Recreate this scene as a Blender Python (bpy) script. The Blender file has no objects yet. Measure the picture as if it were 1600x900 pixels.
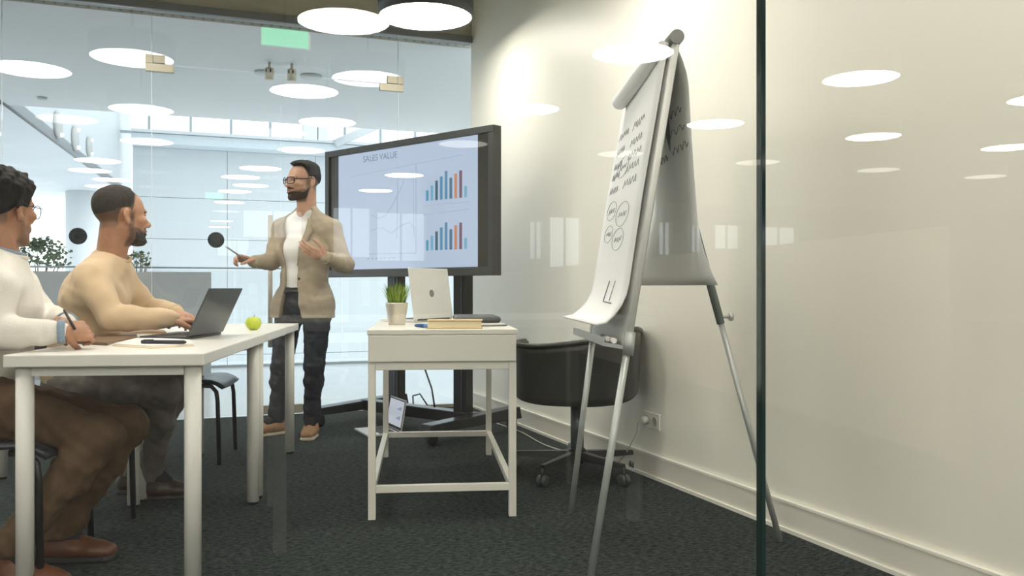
import bpy, math, random
import numpy as np
from mathutils import Vector, Matrix, Euler

random.seed(7)
RNG = np.random.RandomState(5)
SC = bpy.context.scene
COL = SC.collection

# ------------------------------------------------------------------ camera / world / exposure
FPX = 1366.0            # focal length in pixels of the 1600 x 900 frame
CAMZ = 0.96             # eye height
cam_d = bpy.data.cameras.new('camera')
cam_d.sensor_width = 36.0
cam_d.lens = 36.0 * FPX / 1600.0
cam_d.clip_start = 0.05
cam_d.clip_end = 300
cam = bpy.data.objects.new('camera', cam_d)
COL.objects.link(cam)
cam.location = (0, 0, CAMZ)
cam.rotation_euler = (math.pi / 2, 0, 0)
SC.camera = cam

SKY = (0.90, 0.965, 1.0)
SKY_STRENGTH = 2.5
world = bpy.data.worlds.new('overcast_sky')
SC.world = world
world.use_nodes = True
world.node_tree.nodes['Background'].inputs['Color'].default_value = (*SKY, 1)
world.node_tree.nodes['Background'].inputs['Strength'].default_value = SKY_STRENGTH
try:
    world.cycles_visibility
except Exception:
    pass

LAMP_COLOR = (1.0, 0.94, 0.84)
LAMP_STRENGTH = 23.5
HALL_LAMP_STRENGTH = 46.0
vs = SC.view_settings
vs.view_transform = 'Standard'
vs.look = 'None'
vs.gamma = 1.0
vs.exposure = 0.0
vs.use_curve_mapping = False
SC.cycles.transparent_max_bounces = 32
SC.cycles.max_bounces = 10
SC.cycles.diffuse_bounces = 5
SC.cycles.glossy_bounces = 5
SC.cycles.sample_clamp_indirect = 6.0

# ------------------------------------------------------------------ frames: room axes u (along the right wall, away) and v (to the right)
A0 = math.atan(530 / FPX)
SN, CS = math.sin(A0), math.cos(A0)


def uv(u, v, z=0.0):
    return Vector((-SN * u + CS * v, CS * u + SN * v, z))


def at(x, y, depth):
    """pixel + distance along the view axis -> point"""
    return Vector(((x - 800) / FPX * depth, depth, CAMZ + (450 - y) / FPX * depth))


def on_floor(x, y, z=0.0):
    return at(x, y, (CAMZ - z) * FPX / (y - 450))


def on_u(x, y, u):
    """pixel -> (v, z) on the plane u = const"""
    k = (x - 800) / FPX
    d = u / (CS - SN * k)
    return d * (CS * k + SN), CAMZ + (450 - y) / FPX * d


U_FRONT = 1.0      # front glass
U_BACK = 6.76      # back glass
V_WALL = 2.27      # right wall
V_LEFT = -3.6

# ------------------------------------------------------------------ materials
MATS = {}


def _mat(name):
    m = bpy.data.materials.new(name)
    m.use_nodes = True
    return m, m.node_tree.nodes, m.node_tree.links


def mat(name, col, rough=0.5, metal=0.0, var=0.0, vscale=20.0, bump=0.0, bscale=60.0, stretch=(1, 1, 1), spec=0.5,
        emit=None, estr=0.0, sheen=0.0, coat=0.0, detail=4.0):
    if name in MATS:
        return MATS[name]
    m, N, L = _mat(name)
    b = N['Principled BSDF']
    b.inputs['Base Color'].default_value = (*col, 1)
    b.inputs['Roughness'].default_value = rough
    b.inputs['Metallic'].default_value = metal
    b.inputs['Specular IOR Level'].default_value = spec
    b.inputs['Sheen Weight'].default_value = sheen
    b.inputs['Coat Weight'].default_value = coat
    if emit:
        b.inputs['Emission Color'].default_value = (*emit, 1)
        b.inputs['Emission Strength'].default_value = estr
    tc = N.new('ShaderNodeTexCoord')
    mp = N.new('ShaderNodeMapping')
    mp.inputs['Scale'].default_value = stretch
    L.new(tc.outputs['Object'], mp.inputs['Vector'])
    if var > 0:
        n = N.new('ShaderNodeTexNoise')
        n.inputs['Scale'].default_value = vscale
        n.inputs['Detail'].default_value = detail
        L.new(mp.outputs['Vector'], n.inputs['Vector'])
        r = N.new('ShaderNodeValToRGB')
        r.color_ramp.elements[0].position = 0.3
        r.color_ramp.elements[1].position = 0.7
        r.color_ramp.elements[0].color = (*[max(0, c * (1 - var)) for c in col], 1)
        r.color_ramp.elements[1].color = (*[min(1, c * (1 + var)) for c in col], 1)
        L.new(n.outputs['Fac'], r.inputs['Fac'])
        L.new(r.outputs['Color'], b.inputs['Base Color'])
    if bump > 0:
        n2 = N.new('ShaderNodeTexNoise')
        n2.inputs['Scale'].default_value = bscale
        n2.inputs['Detail'].default_value = 3.0
        L.new(mp.outputs['Vector'], n2.inputs['Vector'])
        bp = N.new('ShaderNodeBump')
        bp.inputs['Strength'].default_value = bump
        bp.inputs['Distance'].default_value = 0.01
        L.new(n2.outputs['Fac'], bp.inputs['Height'])
        L.new(bp.outputs['Normal'], b.inputs['Normal'])
    MATS[name] = m
    return m


def glass_mat(name, tint=(0.985, 0.993, 0.99), r0=0.047, rough=0.0):
    """clear pane: Schlick reflection per face over plain transmission"""
    if name in MATS:
        return MATS[name]
    m, N, L = _mat(name)
    N.remove(N['Principled BSDF'])
    out = N['Material Output']
    geo = N.new('ShaderNodeNewGeometry')
    dot = N.new('ShaderNodeVectorMath'); dot.operation = 'DOT_PRODUCT'
    L.new(geo.outputs['Normal'], dot.inputs[0]); L.new(geo.outputs['Incoming'], dot.inputs[1])
    ab = N.new('ShaderNodeMath'); ab.operation = 'ABSOLUTE'
    L.new(dot.outputs['Value'], ab.inputs[0])
    om = N.new('ShaderNodeMath'); om.operation = 'SUBTRACT'; om.inputs[0].default_value = 1.0
    L.new(ab.outputs[0], om.inputs[1])
    pw = N.new('ShaderNodeMath'); pw.operation = 'POWER'; pw.inputs[1].default_value = 5.0
    L.new(om.outputs[0], pw.inputs[0])
    ma = N.new('ShaderNodeMath'); ma.operation = 'MULTIPLY_ADD'
    ma.inputs[1].default_value = 1 - r0; ma.inputs[2].default_value = r0
    L.new(pw.outputs[0], ma.inputs[0])
    tr = N.new('ShaderNodeBsdfTransparent'); tr.inputs['Color'].default_value = (*tint, 1)
    gl = N.new('ShaderNodeBsdfGlossy'); gl.inputs['Roughness'].default_value = rough
    mx = N.new('ShaderNodeMixShader')
    L.new(ma.outputs[0], mx.inputs['Fac'])
    L.new(tr.outputs[0], mx.inputs[1]); L.new(gl.outputs[0], mx.inputs[2])
    L.new(mx.outputs[0], out.inputs['Surface'])
    MATS[name] = m
    return m


def emit_mat(name, col, strength):
    if name in MATS:
        return MATS[name]
    m, N, L = _mat(name)
    N.remove(N['Principled BSDF'])
    e = N.new('ShaderNodeEmission')
    e.inputs['Color'].default_value = (*col, 1); e.inputs['Strength'].default_value = strength
    L.new(e.outputs[0], N['Material Output'].inputs['Surface'])
    MATS[name] = m
    return m


def carpet_mat():
    m, N, L = _mat('carpet_heather')
    b = N['Principled BSDF']
    b.inputs['Roughness'].default_value = 0.95
    b.inputs['Specular IOR Level'].default_value = 0.15
    b.inputs['Sheen Weight'].default_value = 0.0
    tc = N.new('ShaderNodeTexCoord')
    mp = N.new('ShaderNodeMapping'); mp.inputs['Scale'].default_value = (1, 2.2, 1)
    L.new(tc.outputs['Object'], mp.inputs['Vector'])
    a = N.new('ShaderNodeTexNoise'); a.inputs['Scale'].default_value = 38; a.inputs['Detail'].default_value = 5; a.inputs['Roughness'].default_value = 0.75
    c = N.new('ShaderNodeTexNoise'); c.inputs['Scale'].default_value = 2.2; c.inputs['Detail'].default_value = 3
    L.new(mp.outputs[0], a.inputs['Vector']); L.new(mp.outputs[0], c.inputs['Vector'])
    r = N.new('ShaderNodeValToRGB')
    r.color_ramp.elements[0].position = 0.40; r.color_ramp.elements[1].position = 0.62
    r.color_ramp.elements[0].color = (0.007, 0.0105, 0.0100, 1)
    r.color_ramp.elements[1].color = (0.060, 0.074, 0.070, 1)
    L.new(a.outputs['Fac'], r.inputs['Fac'])
    r2 = N.new('ShaderNodeValToRGB')
    r2.color_ramp.elements[0].color = (0.8, 0.8, 0.8, 1); r2.color_ramp.elements[1].color = (1.15, 1.15, 1.15, 1)
    L.new(c.outputs['Fac'], r2.inputs['Fac'])
    mx = N.new('ShaderNodeMix'); mx.data_type = 'RGBA'; mx.blend_type = 'MULTIPLY'; mx.inputs['Factor'].default_value = 1
    L.new(r.outputs['Color'], mx.inputs['A']); L.new(r2.outputs['Color'], mx.inputs['B'])
    L.new(mx.outputs['Result'], b.inputs['Base Color'])
    bp = N.new('ShaderNodeBump'); bp.inputs['Strength'].default_value = 0.6; bp.inputs['Distance'].default_value = 0.006
    L.new(a.outputs['Fac'], bp.inputs['Height']); L.new(bp.outputs['Normal'], b.inputs['Normal'])
    MATS['carpet'] = m
    return m


def perforated_mat():
    m, N, L = _mat('perforated_ceiling')
    b = N['Principled BSDF']
    b.inputs['Roughness'].default_value = 0.7
    tc = N.new('ShaderNodeTexCoord')
    vo = N.new('ShaderNodeTexVoronoi'); vo.inputs['Scale'].default_value = 14; vo.inputs['Randomness'].default_value = 0
    L.new(tc.outputs['Object'], vo.inputs['Vector'])
    r = N.new('ShaderNodeValToRGB')
    r.color_ramp.elements[0].position = 0.16; r.color_ramp.elements[1].position = 0.26
    r.color_ramp.elements[0].color = (0.34, 0.365, 0.375, 1); r.color_ramp.elements[1].color = (0.60, 0.615, 0.62, 1)
    L.new(vo.outputs['Distance'], r.inputs['Fac']); L.new(r.outputs['Color'], b.inputs['Base Color'])
    MATS['perforated'] = m
    return m


def skin_mat(name, base, beard_col, hair_col):
    m, N, L = _mat(name)
    b = N['Principled BSDF']
    b.inputs['Roughness'].default_value = 0.48
    b.inputs['Subsurface Weight'].default_value = 0.08
    b.inputs['Subsurface Radius'].default_value = (0.02, 0.008, 0.004)
    n = N.new('ShaderNodeTexNoise'); n.inputs['Scale'].default_value = 25
    tc = N.new('ShaderNodeTexCoord'); L.new(tc.outputs['Object'], n.inputs['Vector'])
    r = N.new('ShaderNodeValToRGB')
    r.color_ramp.elements[0].position = .3; r.color_ramp.elements[1].position = .7
    r.color_ramp.elements[0].color = (base[0] * .9, base[1] * .86, base[2] * .84, 1)
    r.color_ramp.elements[1].color = (min(1, base[0] * 1.08), base[1] * 1.08, base[2] * 1.08, 1)
    L.new(n.outputs['Fac'], r.inputs['Fac'])
    prev = r.outputs['Color']
    for attr, col in (('lip', (base[0] * .8, base[1] * .48, base[2] * .5)), ('stubble', beard_col), ('scalp', hair_col)):
        a = N.new('ShaderNodeAttribute'); a.attribute_name = attr
        mx = N.new('ShaderNodeMix'); mx.data_type = 'RGBA'
        L.new(a.outputs['Fac'], mx.inputs['Factor']); L.new(prev, mx.inputs['A'])
        mx.inputs['B'].default_value = (*col, 1)
        prev = mx.outputs['Result']
    L.new(prev, b.inputs['Base Color'])
    return m


# ------------------------------------------------------------------ mesh builder
class MB:
    def __init__(self):
        self.v = []; self.f = []; self.s = []

    def add(self, verts, faces, smooth=False):
        o = len(self.v)
        self.v += [tuple(p) for p in verts]
        self.f += [tuple(i + o for i in f) for f in faces]
        self.s += [smooth] * len(faces)
        return self

    def box(self, c, size, rz=0.0, M=None):
        hx, hy, hz = [s / 2 for s in size]
        R = M if M is not None else Matrix.Rotation(rz, 3, 'Z')
        c = Vector(c)
        vs = [c + R @ Vector((x, y, z)) for x in (-hx, hx) for y in (-hy, hy) for z in (-hz, hz)]
        return self.add(vs, [(0, 1, 3, 2), (4, 6, 7, 5), (0, 4, 5, 1), (2, 3, 7, 6), (0, 2, 6, 4), (1, 5, 7, 3)])

    def hexa(self, p):  # 8 points: bottom 4 (ccw), top 4
        return self.add(p, [(3, 2, 1, 0), (4, 5, 6, 7), (0, 1, 5, 4), (1, 2, 6, 5), (2, 3, 7, 6), (3, 0, 4, 7)])

    def prism(self, poly, z0, z1):
        n = len(poly)
        vs = [(x, y, z0) for x, y in poly] + [(x, y, z1) for x, y in poly]
        fs = [tuple(reversed(range(n))), tuple(range(n, 2 * n))] + [(i, (i + 1) % n, n + (i + 1) % n, n + i) for i in range(n)]
        return self.add(vs, fs)

    def tube(self, pts, r, n=10, caps=True, flat=None):
        pts = [Vector(p) for p in pts]
        rs = r if isinstance(r, (list, tuple)) else [r] * len(pts)
        vs = []
        up = Vector((0, 0, 1))
        prev = None
        for i, p in enumerate(pts):
            d = (pts[min(i + 1, len(pts) - 1)] - pts[max(i - 1, 0)]).normalized()
            if prev is None:
                a = d.cross(up)
                if a.length < 1e-3:
                    a = d.cross(Vector((1, 0, 0)))
                a.normalize()
            else:
                a = (prev - d * prev.dot(d)).normalized()
            prev = a
            b = d.cross(a)
            for k in range(n):
                t = 2 * math.pi * k / n
                vs.append(p + (a * math.cos(t) + b * math.sin(t)) * rs[i])
        m = len(pts)
        fs = [(i * n + k, i * n + (k + 1) % n, (i + 1) * n + (k + 1) % n, (i + 1) * n + k) for i in range(m - 1) for k in range(n)]
        self.add(vs, fs, True)
        if caps:
            o = len(self.v) - len(vs)
            self.f += [tuple(o + k for k in reversed(range(n))), tuple(o + (m - 1) * n + k for k in range(n))]
            self.s += [False, False]
        return self

    def lathe(self, prof, c=(0, 0, 0), n=32, smooth=True, M=None, cap0=True, cap1=True):
        """profile of (r, z) from bottom to top"""
        c = Vector(c)
        R = M if M is not None else Matrix.Identity(3)
        vs = []
        for r, z in prof:
            for k in range(n):
                t = 2 * math.pi * k / n
                vs.append(c + R @ Vector((r * math.cos(t), r * math.sin(t), z)))
        m = len(prof)
        fs = [(i * n + k, i * n + (k + 1) % n, (i + 1) * n + (k + 1) % n, (i + 1) * n + k) for i in range(m - 1) for k in range(n)]
        self.add(vs, fs, smooth)
        o = len(self.v) - len(vs)
        if cap0 and prof[0][0] > 1e-4:
            self.f.append(tuple(o + k for k in reversed(range(n)))); self.s.append(False)
        if cap1 and prof[-1][0] > 1e-4:
            self.f.append(tuple(o + (m - 1) * n + k for k in range(n))); self.s.append(False)
        return self

    def grid(self, P, smooth=True, thick=None):
        """P[i][j] points; thick -> solid sheet"""
        m, n = len(P), len(P[0])
        vs = [Vector(p) for row in P for p in row]
        fs = [(i * n + j, i * n + j + 1, (i + 1) * n + j + 1, (i + 1) * n + j) for i in range(m - 1) for j in range(n - 1)]
        if thick is None:
            return self.add(vs, fs, smooth)
        nor = [Vector((0, 0, 0)) for _ in vs]
        for f in fs:
            q = (vs[f[1]] - vs[f[0]]).cross(vs[f[3]] - vs[f[0]])
            for i in f:
                nor[i] += q
        back = [v - nn.normalized() * thick for v, nn in zip(vs, nor)]
        o = len(vs)
        fs2 = [tuple(reversed([i + o for i in f])) for f in fs]
        ring = [j for j in range(n)] + [i * n + n - 1 for i in range(1, m)] + [(m - 1) * n + j for j in range(n - 2, -1, -1)] + [i * n for i in range(m - 2, 0, -1)]
        sd = [(ring[(k + 1) % len(ring)], ring[k], ring[k] + o, ring[(k + 1) % len(ring)] + o) for k in range(len(ring))]
        return self.add(vs + back, fs + fs2 + sd, smooth)

    def mesh(self, name):
        me = bpy.data.meshes.new(name)
        me.from_pydata(self.v, [], self.f)
        me.polygons.foreach_set('use_smooth', self.s)
        me.update()
        return me

    def build(self, name, m, parent=None, bevel=0.0, seg=2):
        o = bpy.data.objects.new(name, self.mesh(name))
        COL.objects.link(o)
        o.data.materials.append(m)
        if parent is not None:
            o.parent = parent
        if bevel > 0:
            md = o.modifiers.new('bevel', 'BEVEL')
            md.width = bevel; md.segments = seg; md.limit_method = 'ANGLE'; md.angle_limit = math.radians(40)
        return o


def tag(o, label, cat, group=None):
    o['label'] = label; o['category'] = cat
    if group:
        o['group'] = group
    return o


def struct(o):
    o['kind'] = 'structure'
    return o


def thing(name, label, cat, loc=(0, 0, 0), rz=0.0, group=None):
    o = bpy.data.objects.new(name, None)
    o.empty_display_size = 0.1
    COL.objects.link(o)
    o.location = loc; o.rotation_euler = (0, 0, rz)
    return tag(o, label, cat, group)


def holder(name, loc=(0, 0, 0), rz=0.0):
    o = bpy.data.objects.new(name, None)
    o.empty_display_size = 0.1
    COL.objects.link(o)
    o.location = loc; o.rotation_euler = (0, 0, rz)
    return struct(o)


def copy_tree(o, parent=None):
    c = o.copy(); COL.objects.link(c); c.parent = parent
    for ch in [x for x in bpy.data.objects if x.parent == o]:
        copy_tree(ch, c)
    return c


def text_mesh(body, size):
    cu = bpy.data.curves.new('lettering', 'FONT')
    cu.body = body; cu.size = size; cu.align_x = 'LEFT'; cu.align_y = 'CENTER'
    to = bpy.data.objects.new('lettering_source', cu)
    COL.objects.link(to)
    dg = bpy.context.evaluated_depsgraph_get()
    me = bpy.data.meshes.new_from_object(to.evaluated_get(dg))
    bpy.data.objects.remove(to); bpy.data.curves.remove(cu)
    return me


ROOM_RZ = A0   # local x = v axis, local y = u axis after rotating by +A0

# common materials
WALL = mat('wall_cream', (0.85, 0.83, 0.735), 0.42, var=0.015, vscale=1.5, bump=0.03, bscale=180, spec=0.45)
BASEB = mat('baseboard_cream', (0.78, 0.75, 0.67), 0.4, var=0.01, vscale=3)
BASELINE = mat('baseboard_lip', (0.90, 0.88, 0.80), 0.3, var=0.01, vscale=3)
TAUPE = mat('bulkhead_taupe', (0.46, 0.43, 0.33), 0.6, var=0.06, vscale=3, stretch=(1, 1, 8))
CEIL = mat('room_ceiling', (0.78, 0.77, 0.72), 0.8, var=0.05, vscale=4)
STEELGREY = mat('header_grey', (0.19, 0.20, 0.20), 0.45, var=0.03, vscale=10)
WHITEP = mat('hall_paint', (0.40, 0.40, 0.38), 0.6, var=0.02, vscale=4)
ATRIUMW = mat('atrium_white', (0.51, 0.55, 0.57), 0.55, var=0.015, vscale=1)
ATRIUMG = mat('atrium_grey', (0.60, 0.63, 0.66), 0.65, var=0.03, vscale=1.5)
LOWWALL = mat('low_wall_grey', (0.40, 0.41, 0.41), 0.7, var=0.04, vscale=3)
PALEFLOOR = mat('pale_tile', (0.84, 0.88, 0.91), 0.18, var=0.02, vscale=2)
GLASS = glass_mat('partition_glass')
GLASSFAR = glass_mat('balustrade_glass', (0.975, 0.99, 0.99))
GLASSEDGE = mat('glass_edge', (0.012, 0.03, 0.027), 0.08, spec=0.8, var=0.3, vscale=4)
STEEL = mat('brushed_steel', (0.44, 0.41, 0.33), 0.5, 0.4, var=0.05, vscale=60, stretch=(1, 1, 12))
BLACKP = mat('black_plastic', (0.014, 0.015, 0.017), 0.35, var=0.1, vscale=20)
BLACKM = mat('black_metal', (0.013, 0.014, 0.017), 0.3, var=0.1, vscale=15)
TVFRAME = mat('display_frame', (0.055, 0.06, 0.058), 0.32, var=0.05, vscale=12)
TABLEW = mat('table_white', (0.80, 0.785, 0.735), 0.38, var=0.012, vscale=5)
DESKW = mat('desk_white', (0.81, 0.79, 0.71), 0.38, var=0.012, vscale=5)
CARPET = carpet_mat()
PERF = perforated_mat()

# ------------------------------------------------------------------ the room shell
def slab(name, u0, u1, v0, v1, z0, z1, m, parent=None, bevel=0):
    b = MB()
    b.box(((v0 + v1) / 2, (u0 + u1) / 2, (z0 + z1) / 2), (v1 - v0, u1 - u0, z1 - z0))
    o = b.build(name, m, parent, bevel)
    if parent is None:
        o.rotation_euler = (0, 0, ROOM_RZ)
        struct(o)
    return o


Z_HEAD = 2.95
Z_CEIL = 3.5
slab('floor', U_FRONT + .02, U_BACK + .06, V_LEFT, V_WALL + .1, -0.12, 0.0, CARPET)
slab('floor_entrance_hall', -19, U_FRONT + .02, -14, 22, -0.12, 0.0, mat('hall_floor', (0.055, 0.055, 0.053), 0.9, spec=.15, var=0.05, vscale=2))
slab('floor_gallery', U_BACK + .06, 11.25, -9, 9, -0.3, 0.0, PALEFLOOR)
slab('floor_wing', 11.25, 21, -16, -1.2, -0.3, 0.0, PALEFLOOR)
slab('ceiling', U_FRONT - .1, U_BACK + .3, V_LEFT, V_WALL + .1, Z_CEIL, Z_CEIL + .1, CEIL)
slab('wall_right', U_FRONT - .03, U_BACK + .02, V_WALL, V_WALL + .14, 0, Z_CEIL, WALL)
slab('wall_left', U_FRONT - .03, U_BACK + .3, V_LEFT - .14, V_LEFT, 0, Z_CEIL, WALL)
bb = slab('baseboard_right', U_FRONT, U_BACK, V_WALL - .014, V_WALL, 0.0, 0.118, BASEB)
slab('top_lip', U_FRONT, U_BACK, V_WALL - .018, V_WALL - .0005, 0.112, 0.122, BASELINE, bb)
slab('foot_lip', U_FRONT, U_BACK, V_WALL - .024, V_WALL - .014, 0.0, 0.016, BASELINE, bb)
slab('trim_1', U_BACK - .03, U_BACK + .06, V_LEFT, V_WALL, Z_HEAD, Z_HEAD + .055, STEELGREY, bevel=.006)      # header channel
slab('trim_2', U_BACK + .0, U_BACK + .25, V_LEFT, V_WALL + .1, Z_HEAD + .055, Z_CEIL, TAUPE)                  # bulkhead over the glass
slab('trim_3', U_FRONT - .06, U_FRONT + .05, V_LEFT, V_WALL, Z_HEAD, Z_CEIL, TAUPE)                           # bulkhead over the front glass
slab('trim_4', U_FRONT - .02, U_FRONT + .02, V_LEFT, V_WALL, 0.0, 0.03, STEELGREY)                            # floor channel
slab('trim_5', U_BACK - .012, U_BACK + .025, V_LEFT, on_u(237, 450, U_BACK)[0], 0.0, 0.025, STEEL)
slab('trim_6', U_BACK - .012, U_BACK + .025, on_u(622, 450, U_BACK)[0], V_WALL, 0.0, 0.025, STEEL)

# front glass: two panes and the dark joint between them
v_seam = on_u(1190.5, 450, U_FRONT)[0]
w1 = holder('window_1', uv(U_FRONT, 0), ROOM_RZ)


def pane(parent, v0, v1, z0, z1, th=0.010, m=GLASS, name='pane', y=0.0):
    return MB().box(((v0 + v1) / 2, y, (z0 + z1) / 2), (v1 - v0, th, z1 - z0)).build(name, m, parent)


pane(w1, V_LEFT + .01, v_seam - .006, .03, Z_HEAD)
pane(w1, v_seam + .003, V_WALL - .002, .03, Z_HEAD)
MB().box((v_seam - .0015, 0, (Z_HEAD + .03) / 2), (.006, .0125, Z_HEAD - .03)).build('joint', GLASSEDGE, w1)

# back glass partition: fixed panes, a pair of glass doors with a transom
v_a = on_u(3, 450, U_BACK)[0]
v_b = on_u(237, 450, U_BACK)[0]
v_c = on_u(622, 450, U_BACK)[0]
v_m = (v_b + v_c) / 2
Z_DOOR = 2.56
g = .004
w2 = holder('window_2', uv(U_BACK, 0), ROOM_RZ)
pane(w2, V_LEFT + .01, v_a - g, .025, Z_HEAD)
p_fixed = pane(w2, v_a + g, v_b - g, .025, Z_HEAD)
pane(w2, v_c + g, V_WALL - .002, .025, Z_HEAD)
pane(w2, v_b + g, v_c - g, Z_DOOR + .008, Z_HEAD, name='transom')
EDGELINE = mat('pane_edge_pale', (0.72, 0.80, 0.82), 0.15, var=.02, vscale=4)
for vv in (v_a, v_b, v_c):
    MB().box((vv, 0, (Z_HEAD + .025) / 2), (.004, .0102, Z_HEAD - .025)).build('joint', EDGELINE, w2)
d1 = holder('door_1', uv(U_BACK, 0), ROOM_RZ)
leafs = []
for (x0, x1, hinge) in ((v_b + g, v_m - g, -1), (v_m + g, v_c - g, 1)):
    leafs.append(pane(d1, x0, x1, .02, Z_DOOR, name='leaf'))
    hx = x0 if hinge < 0 else x1
    sx = 1 if hinge < 0 else -1
    # top patch fitting straddles the jamb and the transom
    MB().box((hx + sx * .05, 0, Z_DOOR - .024), (.19, .034, .058)).build('patch_fitting', STEEL, d1, .003)
    MB().box((hx - sx * .02, 0, Z_DOOR + .036), (.05, .034, .062)).build('patch_fitting', STEEL, d1, .003)
    MB().box((hx + sx * .045, 0, Z_DOOR + .037), (.08, .034, .058)).build('patch_fitting', STEEL, d1, .003)
    mx = v_m + (-.085 if hinge < 0 else .085)
    MB().box((mx, 0, .05), (.155, .036, .066)).build('patch_fitting', STEEL, d1, .003)
# long pull handle by the meeting stile
vh = on_u(421, 450, U_BACK)[0]
MB().tube([(vh, -.055, .52), (vh, -.055, 1.50)], .017, 16).tube([(vh, -.055, .62), (vh, .0, .62)], .009).tube([(vh, -.055, 1.40), (vh, 0, 1.40)], .009).build('pull_handle', mat('handle_beige', (.58, .53, .46), .4, .2, var=.03, vscale=30), d1)
DOT = mat('dot_sticker', (0.012, 0.018, 0.020), 0.12, var=0.6, vscale=25, stretch=(1, 1, 3))
for (px, py, par) in ((122, 369, p_fixed), (337.5, 375, leafs[0])):
    v, z = on_u(px, py, U_BACK)
    MB().lathe([(.058, -.0065), (.058, -.0052)], (v, 0, z), 40, False, Matrix(((1, 0, 0), (0, 0, 1), (0, 1, 0)))).build('dot_sticker', DOT, par)

# ------------------------------------------------------------------ gallery and atrium beyond the back glass
slab('ceiling_gallery', U_BACK + .25, 11.0, -9, 9, Z_HEAD + .03, Z_HEAD + .2, PERF)
slab('wall_gallery_right', U_BACK + .06, 12.5, 5.5, 5.7, 0, 3.2, ATRIUMW)
# wing on the left: soffit edge runs back along the pixel line (8,165)-(200,307)
hs = Z_HEAD + .03
e0 = at(8, 165, (hs - CAMZ) * FPX / (450 - 165))
e1 = at(206, 312, (hs - CAMZ) * FPX / (450 - 312))
ed = (e1 - e0); edn = Vector((ed.x, ed.y, 0)).normalized(); left = Vector((-edn.y, edn.x, 0))
e0s = e0 - edn * .6
b = MB()
q = [e0s, e1, e1 + left * 14, e0s + left * 14]
b.hexa([Vector((p.x, p.y, hs)) for p in q] + [Vector((p.x, p.y, hs + .16)) for p in q])
struct(b.build('ceiling_wing', ATRIUMG))
b = MB()
q = [e0s + left * .0, e1, e1 + left * .25, e0s + left * .25]
b.hexa([Vector((p.x, p.y, hs + .004)) for p in q] + [Vector((p.x, p.y, 7.0)) for p in q])
struct(b.build('wall_wing_fascia', ATRIUMW))
b = MB()
b.tube([e0s + Vector((0, 0, .0)) - left * .015, e1 - left * .015], .018, 6)
struct(b.build('trim_7', STEELGREY))

OVALS = mat('oval_light_grey', (0.42, 0.43, 0.42), 0.5, var=.05, vscale=8)
SPOT = emit_mat('oval_spot_glow', (1, 1, 1), 1.6)


def hit_fascia(x, y):
    d = at(x, y, 1.0) - Vector((0, 0, CAMZ))
    n = left
    t = n.dot(Vector((e0.x, e0.y, CAMZ)) - Vector((0, 0, CAMZ))) / n.dot(d)
    return Vector((0, 0, CAMZ)) + d * t


for i, (px, py, hh, nm) in enumerate(((88, 195, 42, 'nearest and tallest'), (115, 216, 38, 'middle one of three'), (137, 229, 30, 'farthest and lowest'))):
    c = hit_fascia(px, py)
    dist = c.y
    rz_ = hh / 2 * dist / FPX
    M3 = Matrix((edn, Vector((0, 0, 1)), -left)).transposed()   # local x along edge, y up, z towards the atrium
    t = thing('oval_wall_light', 'grey oval recessed light on the white atrium fascia, ' + nm, 'wall light', c, 0, 'oval lights on the fascia')
    lenx = rz_ * 1.15
    prof = [(1.0, 0.0), (1.0, .03), (.93, .045), (.0001, .05)]
    mb = MB(); mb.lathe(prof, (0, 0, 0), 28, True, M3 @ Matrix.Diagonal((lenx, rz_, 1)))
    mb.build('plate', OVALS, t)
    for s in (-1, 1):
        mb = MB(); mb.lathe([(.001, .04), (rz_ * .17, .05), (rz_ * .14, .085), (.001, .095)], M3 @ Vector((lenx * .15, s * rz_ * .72, 0)), 14, True, M3)
        mb.build('spot', SPOT, t)

# far wall of the atrium: panels, beam, clerestory
U_FAR = 20.0
v_fl = on_u(207, 300, U_FAR)[0]
v_fr = on_u(760, 300, U_FAR)[0] + 3
zb0 = on_u(400, 239, U_FAR)[1]
zb1 = on_u(400, 222, U_FAR)[1]
fw = holder('wall_far', uv(U_FAR, 0), ROOM_RZ)
MB().box(((v_fl + v_fr) / 2, .12, (zb0 - 5) / 2), (v_fr - v_fl, .1, zb0 + 5)).build('backing', mat('joint_grey', (.62, .67, .70), .7, var=.02), fw)
vx = [v_fl, on_u(355, 400, U_FAR)[0]]
step = vx[1] - vx[0]
while vx[-1] < v_fr:
    vx.append(vx[-1] + step)
zs = [-5, -2.6, -.5, on_u(300, 374, U_FAR)[1], on_u(300, 310, U_FAR)[1], zb0]
for i in range(len(vx) - 1):
    for j in range(len(zs) - 1):
        MB().box(((vx[i] + vx[i + 1]) / 2, .03, (zs[j] + zs[j + 1]) / 2), (vx[i + 1] - vx[i] - .009, .1, zs[j + 1] - zs[j] - .009)).build('panel', ATRIUMW, fw)
MB().box(((v_fl + v_fr) / 2, -.25, (zb0 + zb1) / 2 - .02), (v_fr - v_fl, .7, zb1 - zb0 - .04)).build('beam', mat('beam_bluegrey', (.50, .56, .60), .6, var=.03), fw)
MB().box(((v_fl + v_fr) / 2, -.28, zb1 - .0), (v_fr - v_fl, .8, .06)).build('ledge', ATRIUMW, fw)
w3 = holder('window_3', uv(U_FAR, 0), ROOM_RZ)
FRAMEG = mat('window_frame_grey', (.33, .39, .42), .4, var=.03)
v = on_u(298, 200, U_FAR)[0]
stepm = on_u(361, 200, U_FAR)[0] - v
k = v
while k > v_fl + .3:
    k -= stepm
ms = []
while k < v_fr:
    ms.append(k); k += stepm
for k in ms:
    MB().box((k, 0, zb1 + 1.2), (.05, .08, 2.4)).build('mullion', FRAMEG, w3)
for a_, b_ in zip(ms[:-1], ms[1:]):
    MB().box(((a_ + b_) / 2, 0, zb1 + 1.2), (b_ - a_ - .05, .012, 2.3)).build('pane', GLASSFAR, w3)
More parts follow.
